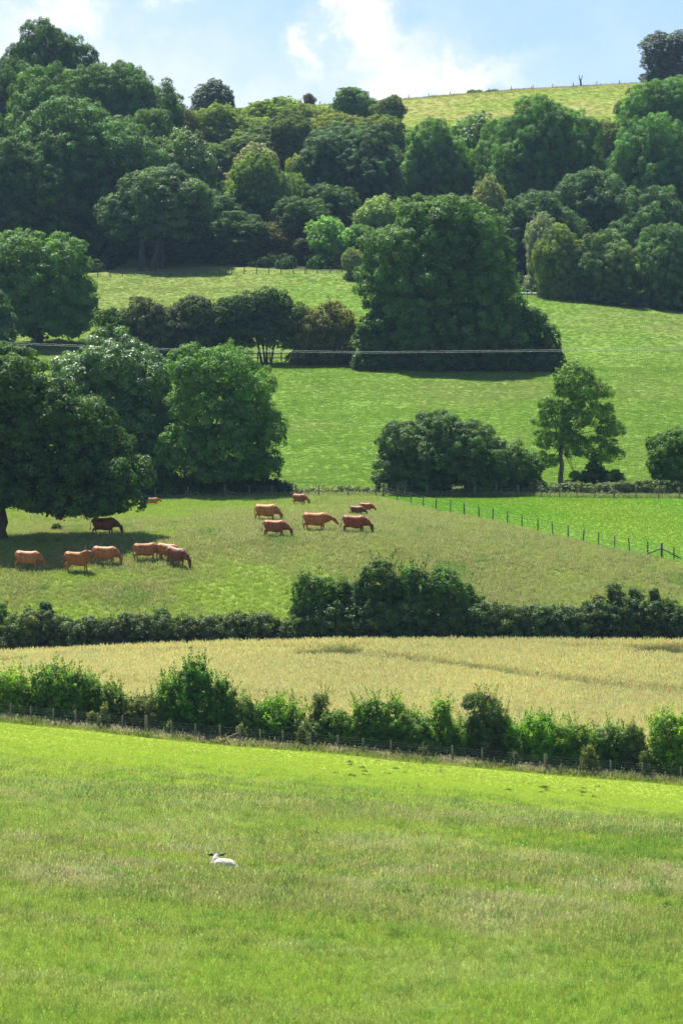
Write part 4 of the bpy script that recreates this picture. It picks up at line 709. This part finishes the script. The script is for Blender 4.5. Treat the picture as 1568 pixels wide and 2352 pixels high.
def loft(mb, st, seg=20):
    V = []; n = len(st)
    for x, y, z, hh, hw in st:
        for j in range(seg): a = 2*math.pi*j/seg; V.append((x, y+hw*math.cos(a), z+hh*math.sin(a)))
    Fq = [[i*seg+j, i*seg+(j+1) % seg, (i+1)*seg+(j+1) % seg, (i+1)*seg+j] for i in range(n-1) for j in range(seg)]; k_ = len(V)
    V.append(tuple(np.mean(V[:seg], 0))); V.append(tuple(np.mean(V[(n-1)*seg:n*seg], 0)))
    for j in range(0, seg, 2): Fq += [[j, (j+1) % seg, (j+2) % seg, k_], [(n-1)*seg+j, (n-1)*seg+(j+1) % seg, (n-1)*seg+(j+2) % seg, k_+1]]
    mb.add(V, Fq)
def fuse(name, mb, vox, mat, colfn, sm=4):
    me = mb.build(name, None); o = bpy.data.objects.new(name, me); COL.objects.link(o)
    m = o.modifiers.new('r', 'REMESH'); m.mode = 'VOXEL'; m.voxel_size = vox; s = o.modifiers.new('s', 'SMOOTH'); s.iterations = sm; s.factor = .5
    dg = bpy.context.evaluated_depsgraph_get(); dg.update(); ev = bpy.data.meshes.new_from_object(o.evaluated_get(dg)); ev.name = name; bpy.data.objects.remove(o)
    n = len(ev.vertices); co = np.zeros(n*3, np.float32); ev.vertices.foreach_get('co', co); co = co.reshape(-1, 3)
    a = ev.attributes.new('coat', 'FLOAT_COLOR', 'POINT'); a.data.foreach_set('color', np.concatenate([colfn(co), np.ones((n, 1))], 1).astype(np.float32).ravel())
    ev.polygons.foreach_set('use_smooth', np.ones(len(ev.polygons), bool)); ev.materials.clear(); ev.materials.append(mat); return ev
def coat_mat(name, rough=.55, spec=.25, bump=.15, scale=25, sheen=.05):
    m, t, b = newmat(name); L = t.links.new; at = t.nodes.new('ShaderNodeAttribute'); at.attribute_name = 'coat'; oi = t.nodes.new('ShaderNodeObjectInfo')
    mu = t.nodes.new('ShaderNodeMixRGB'); mu.blend_type = 'MULTIPLY'; mu.inputs[0].default_value = 1; L(at.outputs['Color'], mu.inputs[1]); L(oi.outputs['Color'], mu.inputs[2])
    tcn = t.nodes.new('ShaderNodeTexCoord'); n = t.nodes.new('ShaderNodeTexNoise'); n.inputs['Scale'].default_value = 4; n.inputs['Detail'].default_value = 6; L(tcn.outputs['Object'], n.inputs[0])
    mr = t.nodes.new('ShaderNodeMapRange'); mr.inputs[1].default_value = .3; mr.inputs[2].default_value = .7; mr.inputs[3].default_value = .68; mr.inputs[4].default_value = 1.3; L(n.outputs[0], mr.inputs[0])
    hs = t.nodes.new('ShaderNodeHueSaturation'); L(mu.outputs[0], hs.inputs['Color']); L(mr.outputs[0], hs.inputs['Value']); L(hs.outputs[0], b.inputs['Base Color'])
    n2 = t.nodes.new('ShaderNodeTexNoise'); n2.inputs['Scale'].default_value = scale; n2.inputs['Detail'].default_value = 4; L(tcn.outputs['Object'], n2.inputs[0])
    bp = t.nodes.new('ShaderNodeBump'); bp.inputs['Strength'].default_value = bump; bp.inputs['Distance'].default_value = .03; L(n2.outputs[0], bp.inputs['Height']); L(bp.outputs[0], b.inputs['Normal'])
    b.inputs['Roughness'].default_value = rough; b.inputs['Specular IOR Level'].default_value = spec; b.inputs['Sheen Weight'].default_value = sheen; return m
COAT = coat_mat('cattle_coat'); FLEECE = coat_mat('fleece', .9, .1, .9, 30, .4)
def cow_mesh(pose, legs):
    mb = MB()
    loft(mb, [(-1.02, 0, 1.13, .12, .11), (-.98, 0, 1.08, .28, .21), (-.85, 0, 1.02, .37, .28), (-.62, 0, .96, .42, .31), (-.35, 0, .91, .45, .35), (-.05, 0, .88, .48, .39), (.2, 0, .88, .48, .38), (.42, 0, .93, .47, .33), (.58, 0, .98, .41, .27), (.72, 0, .99, .31, .21), (.8, 0, .99, .18, .13)])
    capsule(mb, (-.98, 0, 1.26), (-.75, 0, 1.33), .07, .10); capsule(mb, (-.85, .20, 1.2), (-.70, .22, 1.18), .08, .09); capsule(mb, (-.85, -.20, 1.2), (-.70, -.22, 1.18), .08, .09)
    capsule(mb, (.2, 0, 1.30), (.48, 0, 1.32), .07, .09); capsule(mb, (-.45, 0, .60), (-.62, 0, .56), .13, .11)
    P = dict(graze=((.58, 0, 1.04), (.92, 0, .88), (1.20, .02, .68), (1.24, .02, .64), (1.34, .06, .15)), graze2=((.58, 0, 1.04), (.86, .06, .84), (1.08, .14, .62), (1.12, .16, .57), (1.14, .26, .12)),
             level=((.58, 0, 1.06), (.95, 0, 1.0), (1.22, 0, .95), (1.27, 0, .94), (1.60, 0, .60)), back=((.55, -.02, 1.10), (.72, -.16, 1.26), (.56, -.34, 1.36), (.50, -.38, 1.36), (.14, -.42, 1.28)))[pose]
    a, b_, c, h, m = [Vector(q) for q in P]; capsule(mb, a, b_, .31, .235); capsule(mb, b_, c, .215, .125); capsule(mb, c, h, .125, .13)
    if pose != 'back': capsule(mb, a+Vector((.05, 0, -.30)), b_+Vector((-.02, 0, -.20)), .14, .07)
    hd = (m-h).normalized(); capsule(mb, h, h.lerp(m, .45), .155, .13); capsule(mb, h.lerp(m, .4), m, .13, .095); capsule(mb, m, m+hd*.03, .105, .09)
    sd_ = Vector((0, 1, 0)) if pose != 'back' else Vector((0, .25, 1)).normalized()
    sd_ = (sd_-hd*sd_.dot(hd)).normalized(); dn = -hd
    for s in (-1, 1):
        e0 = h+sd_*s*.11+dn*.04; e1 = e0+sd_*s*.17+dn*.10+Vector((-.12, 0, .10)); capsule(mb, e0, e0.lerp(e1, .6), .042, .062, 8); capsule(mb, e0.lerp(e1, .6), e1, .062, .028, 8)
        capsule(mb, h+sd_*s*.07+dn*.10, h+sd_*s*.15+dn*.17, .026, .016, 6)
    fa, ra = legs
    for i, s in enumerate((-1, 1)):
        f = fa[i]; capsule(mb, (.44, s*.17, .95), (.42+f*.3, s*.18, .70), .17, .105); capsule(mb, (.42+f*.3, s*.18, .70), (.44+f*.75, s*.16, .39), .10, .068); capsule(mb, (.44+f*.75, s*.16, .39), (.43+f, s*.16, .12), .062, .052); capsule(mb, (.43+f, s*.16, .12), (.46+f, s*.16, .035), .048, .062)
        r_ = ra[i]; capsule(mb, (-.76, s*.15, 1.02), (-.64+r_*.3, s*.18, .74), .22, .15); capsule(mb, (-.66+r_*.3, s*.18, .72), (-.90+r_*.75, s*.16, .47), .13, .072); capsule(mb, (-.90+r_*.75, s*.16, .47), (-.86+r_, s*.15, .12), .066, .052); capsule(mb, (-.86+r_, s*.15, .12), (-.82+r_, s*.15, .035), .048, .062)
    if pose == 'level' or pose == 'graze2': tl = [(-1.0, 0, 1.24), (-1.10, 0, 1.10), (-1.10, .02, .8), (-1.06, .02, .52)]
    elif pose == 'back': tl = [(-1.0, 0, 1.24), (-1.12, 0, 1.05), (-1.18, .0, .8), (-1.24, 0, .62)]
    else: tl = [(-1.0, 0, 1.24), (-1.10, 0, 1.12), (-1.14, .0, .8), (-1.20, .03, .52)]
    for q0, q1, r0, r1 in zip(tl[:-1], tl[1:], (.045, .034, .030), (.034, .030, .05)): capsule(mb, q0, q1, r0, r1, 8)
    capsule(mb, tl[-1], Vector(tl[-1])+Vector((-.01, 0, -.12)), .05, .025, 8)
    mz = np.array(m)
    def colr(co):
        c = np.ones((len(co), 3)); z = co[:, 2]
        pale = lin((1.35, 1.45, 1.5)); t = (1-smooth(z, .30, .62))*.75+.35*(1-smooth(np.abs(z-.62), 0, .14))*(np.abs(co[:, 0]+.1) < .6); c = mixc(c, pale, np.clip(t, 0, 1))
        c = mixc(c, lin((1.5, 1.6, 1.9)), (1-smooth(np.linalg.norm(co-mz, axis=1), .08, .16))*.8); c = mixc(c, lin((.2, .22, .3)), 1-smooth(z, .05, .075))
        dk = smooth(co[:, 0], .35, .8)*.25; c = c*(1-dk)[:, None]; tail = (co[:, 0] < -1.05)*(z < .62); c = np.where(tail[:, None], c*.5, c); return c
    return fuse('body', mb, .028, COAT, colr)
CM = {}
def cow(label, px, py, D, length, pose, yaw, col_, legs=0, group=None):
    lg = [((.10, -.12), (-.12, .16)), ((-.05, .08), (.10, -.10)), ((.16, -.06), (-.04, .06))][legs]
    if (pose, legs) not in CM: CM[(pose, legs)] = cow_mesh(pose, lg)
    g = gat(px, py, 297, 377) if D is None else gp(px, D); full = dict(graze=2.46, graze2=2.28, level=2.70, back=1.95)[pose]*max(.5, math.cos(R(yaw)))
    s = (length/F*g.y)/full; mid = dict(graze=.12, graze2=-.02, level=.25, back=-.15)[pose]
    o = link('cow', CM[(pose, legs)]); o.rotation_euler.z = R(yaw); sx = s; o.scale = (sx, sx*1.04, s*1.04); off = Vector((mid*s, 0, 0)); off.rotate(o.rotation_euler)
    o.location = (g.x-off.x, g.y-off.y, 0); o.location.z = hz(o.location.x, o.location.y)-.02
    dx, dy = math.cos(R(yaw)), math.sin(R(yaw)); o.rotation_euler.y = -math.atan((hz(o.location.x+dx*.7, o.location.y+dy*.7)-hz(o.location.x-dx*.7, o.location.y-dy*.7))/1.4)
    o.color = (*col_, 1); o.color = (o.color[0]*1.1, o.color[1]*1.22, o.color[2]*1.3, 1); tag(o, label, 'cow', 'brown cattle grazing in the pasture')
TAN, RED, DRK = (.37, .125, .042), (.27, .076, .022), (.175, .048, .018)
cow('pale tan cow grazing furthest left at the front of the herd', 66, 1313, None, 70, 'graze2', -8, TAN, 0)
cow('brown cow turning its head back over its shoulder beside the tan one on the left', 177, 1316, None, 64, 'back', 0, (.33, .10, .024), 1)
cow('tan cow grazing right beside the one that turns its head back', 243, 1301, None, 68, 'graze2', -6, TAN, 2)
cow('dark red cow grazing right under the oak branches', 246, 1230, None, 71, 'graze', 4, DRK, 0)
cow('light brown cow standing in the oak shade, its head hidden behind another cow', 338, 1290, None, 66, 'graze2', 10, (.33, .11, .03), 1)
cow('middle cow of the overlapping three at the edge of the oak shade', 384, 1289, None, 58, 'graze2', -25, (.37, .12, .03), 2)
cow('dark brown cow grazing in front of the overlapping three', 407, 1303, None, 58, 'graze', -38, DRK, 1)
cow('small pale calf standing alone by the fence between the trees', 356, 1161, None, 32, 'level', 20, (.42, .16, .05), 0)
cow('light tan backed cow grazing left of the middle of the pasture', 614, 1199, None, 62, 'graze2', -12, (.42, .145, .036), 0)
cow('reddish brown cow with a dark tail grazing just in front of the light backed one', 637, 1236, None, 68, 'graze', -10, RED, 2)
cow('small dark calf seen partly from behind, nearest to the fence gap', 691, 1161, None, 38, 'graze', -35, (.27, .07, .018), 1)
cow('long orange brown cow walking with its head half lowered in the middle of the pasture', 735, 1221, None, 81, 'level', -3, (.38, .115, .024), 0)
cow('dark red cow with a pale streaked back grazing furthest right', 820, 1226, None, 72, 'graze', -6, (.24, .055, .014), 2)
cow('small dark brown calf grazing, front one of the pair at the upper right', 823, 1187, None, 40, 'graze', -20, DRK, 0)
cow('small reddish calf grazing, rear one of the pair at the upper right', 844, 1178, None, 38, 'graze', -15, (.30, .075, .018), 2)
# sheep lying in the long grass, looking away
def sheep():
    g = gat(508, 2006, 100, 180); mb = MB()
    loft(mb, [(-.30, 0, .24, .10, .10), (-.26, 0, .26, .19, .17), (-.12, 0, .28, .235, .23), (.08, 0, .28, .24, .25), (.28, 0, .27, .23, .25), (.42, 0, .24, .19, .21), (.50, 0, .2, .12, .13), (.54, 0, .18, .06, .06)])
    capsule(mb, (-.20, .02, .32), (-.17, .05, .46), .18, .145); capsule(mb, (-.17, .05, .46), (-.15, .09, .57), .14, .105); capsule(mb, (.50, -.05, .16), (.62, -.02, .16), .14, .10); capsule(mb, (-.25, -.14, .1), (-.05, -.22, .08), .08, .06)
    mb2 = MB(); capsule(mb2, (-.15, .12, .61), (-.14, .36, .50), .09, .06)
    for s in (-1, 1):
        e = Vector((-.15+s*.075, .10, .60)); e1 = e+Vector((s*.12, -.02, .025)); e2 = e1+Vector((s*.10, -.02, .02+.03*s)); capsule(mb2, e, e1, .026, .046, 10); capsule(mb2, e1, e2, .046, .014, 10)
    def cb(co):
        n = fbm(co[:, 0]*14, co[:, 2]*14+co[:, 1]*9, 3, 4); return mixc(lin((.62, .55, .42)), lin((.80, .74, .62)), smooth(n, .3, .7))
    o = link('sheep', fuse('sheep_body', mb, .016, FLEECE, cb, 3), loc=g-Vector((0, 0, .10))); o.color = (1, 1, 1, 1); o.rotation_euler.z = R(-4); o.scale = (1.0, 1, 1)
    tag(o, 'white sheep with black ears lying in the long meadow grass, facing away', 'sheep')
    h = link('head', fuse('sheep_head', mb2, .009, COAT, lambda co: np.tile(lin((.025, .022, .024)), (len(co), 1)), 2), o); h.color = (1, 1, 1, 1)
sheep()
# ------------------------------------------------------------------ weeds in the meadow
def weed_mesh(kind, seed):
    rng = np.random.default_rng(seed); P, N_, S, T = [], [], [], []
    if kind == 'thistle':
        for st in range(4):
            a = rng.random()*6.28; r0 = rng.random()*.06; hgt = rng.uniform(.45, .75); lean = rng.normal(0, .06, 2)
            for k_ in range(26):
                t = k_/26; q = rng.random()*6.28; rr = .11*(1-t*.7); P.append((r0*math.cos(a)+lean[0]*t+rr*math.cos(q), r0*math.sin(a)+lean[1]*t+rr*math.sin(q), hgt*t)); N_.append((math.cos(q)*.3, math.sin(q)*.3, 1)); S.append(.13*(1-.5*t)); T.append(rng.uniform(.8, 1.2))
    else:
        for k_ in range(60):
            q = rng.random()*6.28; rr = .24*math.sqrt(rng.random()); P.append((rr*math.cos(q), rr*math.sin(q), .04+.16*rng.random()*(1-rr/.3))); N_.append((math.cos(q)*.8, math.sin(q)*.8, 1)); S.append(rng.uniform(.08, .15)); T.append(rng.uniform(.7, 1.2))
    P, N_, S, T = np.array(P), unit(np.array(N_)+rng.normal(0, .3, (len(P), 3))), np.array(S)[:, None], np.array(T); m = len(P); t1 = unit(np.cross(N_, rng.normal(0, 1, (m, 3)))); t2 = np.cross(N_, t1)
    V = np.stack([P-t1*S*.6, P+t2*S*.2, P+t1*S*.6, P-t2*S*.2], 1).reshape(-1, 3); return np_mesh(kind, V, np.arange(4*m).reshape(m, 4), LEAF_DULL, [('tint', 'FACE', 'FLOAT', T), ('warm', 'FACE', 'FLOAT', np.zeros(m))])
WM_ = {'thistle': [weed_mesh('thistle', i) for i in range(3)], 'dock': [weed_mesh('dock', 9+i) for i in range(3)]}
_r = np.random.default_rng(3)
def weed(kind, px, py, s, label, group=None, col_=(.05, .10, .03)):
    g = gat(px, py, 90, 236); o = link(kind+'_plant', WM_[kind][_r.integers(0, 3)], loc=g); o.rotation_euler.z = _r.random()*6; o.scale = (s, s, s*.9); o.color = (*col_, 1); tag(o, label, kind, group)
weed('thistle', 395, 1812, 1.15, 'tall thistle alone in the short grass on the left', col_=(.09, .14, .05)); weed('thistle', 1532, 2108, 1.0, 'dark thistle in the long grass near the right edge', col_=(.03, .07, .02)); weed('thistle', 1012, 1775, .9, 'leafy thistle close to the fence right of the middle', col_=(.07, .15, .03)); weed('thistle', 970, 1758, .7, 'thistle at the fence just left of the leafy one', col_=(.08, .16, .03))
weed('thistle', 962, 1815, .8, 'faint pale thistle below the cluster of dark docks', col_=(.10, .16, .06)); weed('thistle', 660, 2040, .8, 'dark thistle in the long grass right of the sheep', col_=(.05, .09, .03)); weed('thistle', 245, 1752, .5, 'little thistle in the bright grass on the left', col_=(.07, .13, .03))
for c0, n, sx, sy, lab, gr in [((855, 1778), 16, 95, 14, 'dark dock plant in the loose cluster on the bright grass right of the middle', 'dock plants in the bright grass right of the middle'), ((1290, 1822), 16, 110, 14, 'dark dock plant in the scattered cluster on the bright grass at the right', 'dock plants in the bright grass at the right')]:
    for i in range(n): weed('dock', c0[0]+_r.normal()*sx*.55, c0[1]+_r.normal()*sy*.8, _r.uniform(.5, 1.1), lab, gr, (.04, .085, .025))
for px, py, lab in [(130, 1222, 'dark nettle clump under the oak beside the shadow')]:
    g = gat(px, py, 297, 377); bush('nettle_clump', lab, px, py-16, 22, g.y, C_DARK, 700, 'column', leaf=.13, rc=.2, n=7, depth=.4, cat='weeds', shoots=6, shoot_len=.4, stem=.02)
# ------------------------------------------------------------------ air
def haze(density=.00005, col_=(.45, .68, 1.0)):
    m = bpy.data.materials.new('haze'); m.use_nodes = True; t = m.node_tree; t.nodes.clear(); o = t.nodes.new('ShaderNodeOutputMaterial'); v = t.nodes.new('ShaderNodeVolumePrincipled')
    v.inputs['Color'].default_value = (*col_, 1); v.inputs['Density'].default_value = density; v.inputs['Anisotropy'].default_value = .3; t.links.new(v.outputs[0], o.inputs['Volume'])
    mb = MB(); X, y0, y1, z0, z1 = 1500, -200, 1500, -80, 125; mb.box((0, (y0+y1)/2, (z0+z1)/2), 2*X, y1-y0, z1-z0); me = mb.build('haze', m, False); tag(link('haze', me), kind='stuff')
haze()
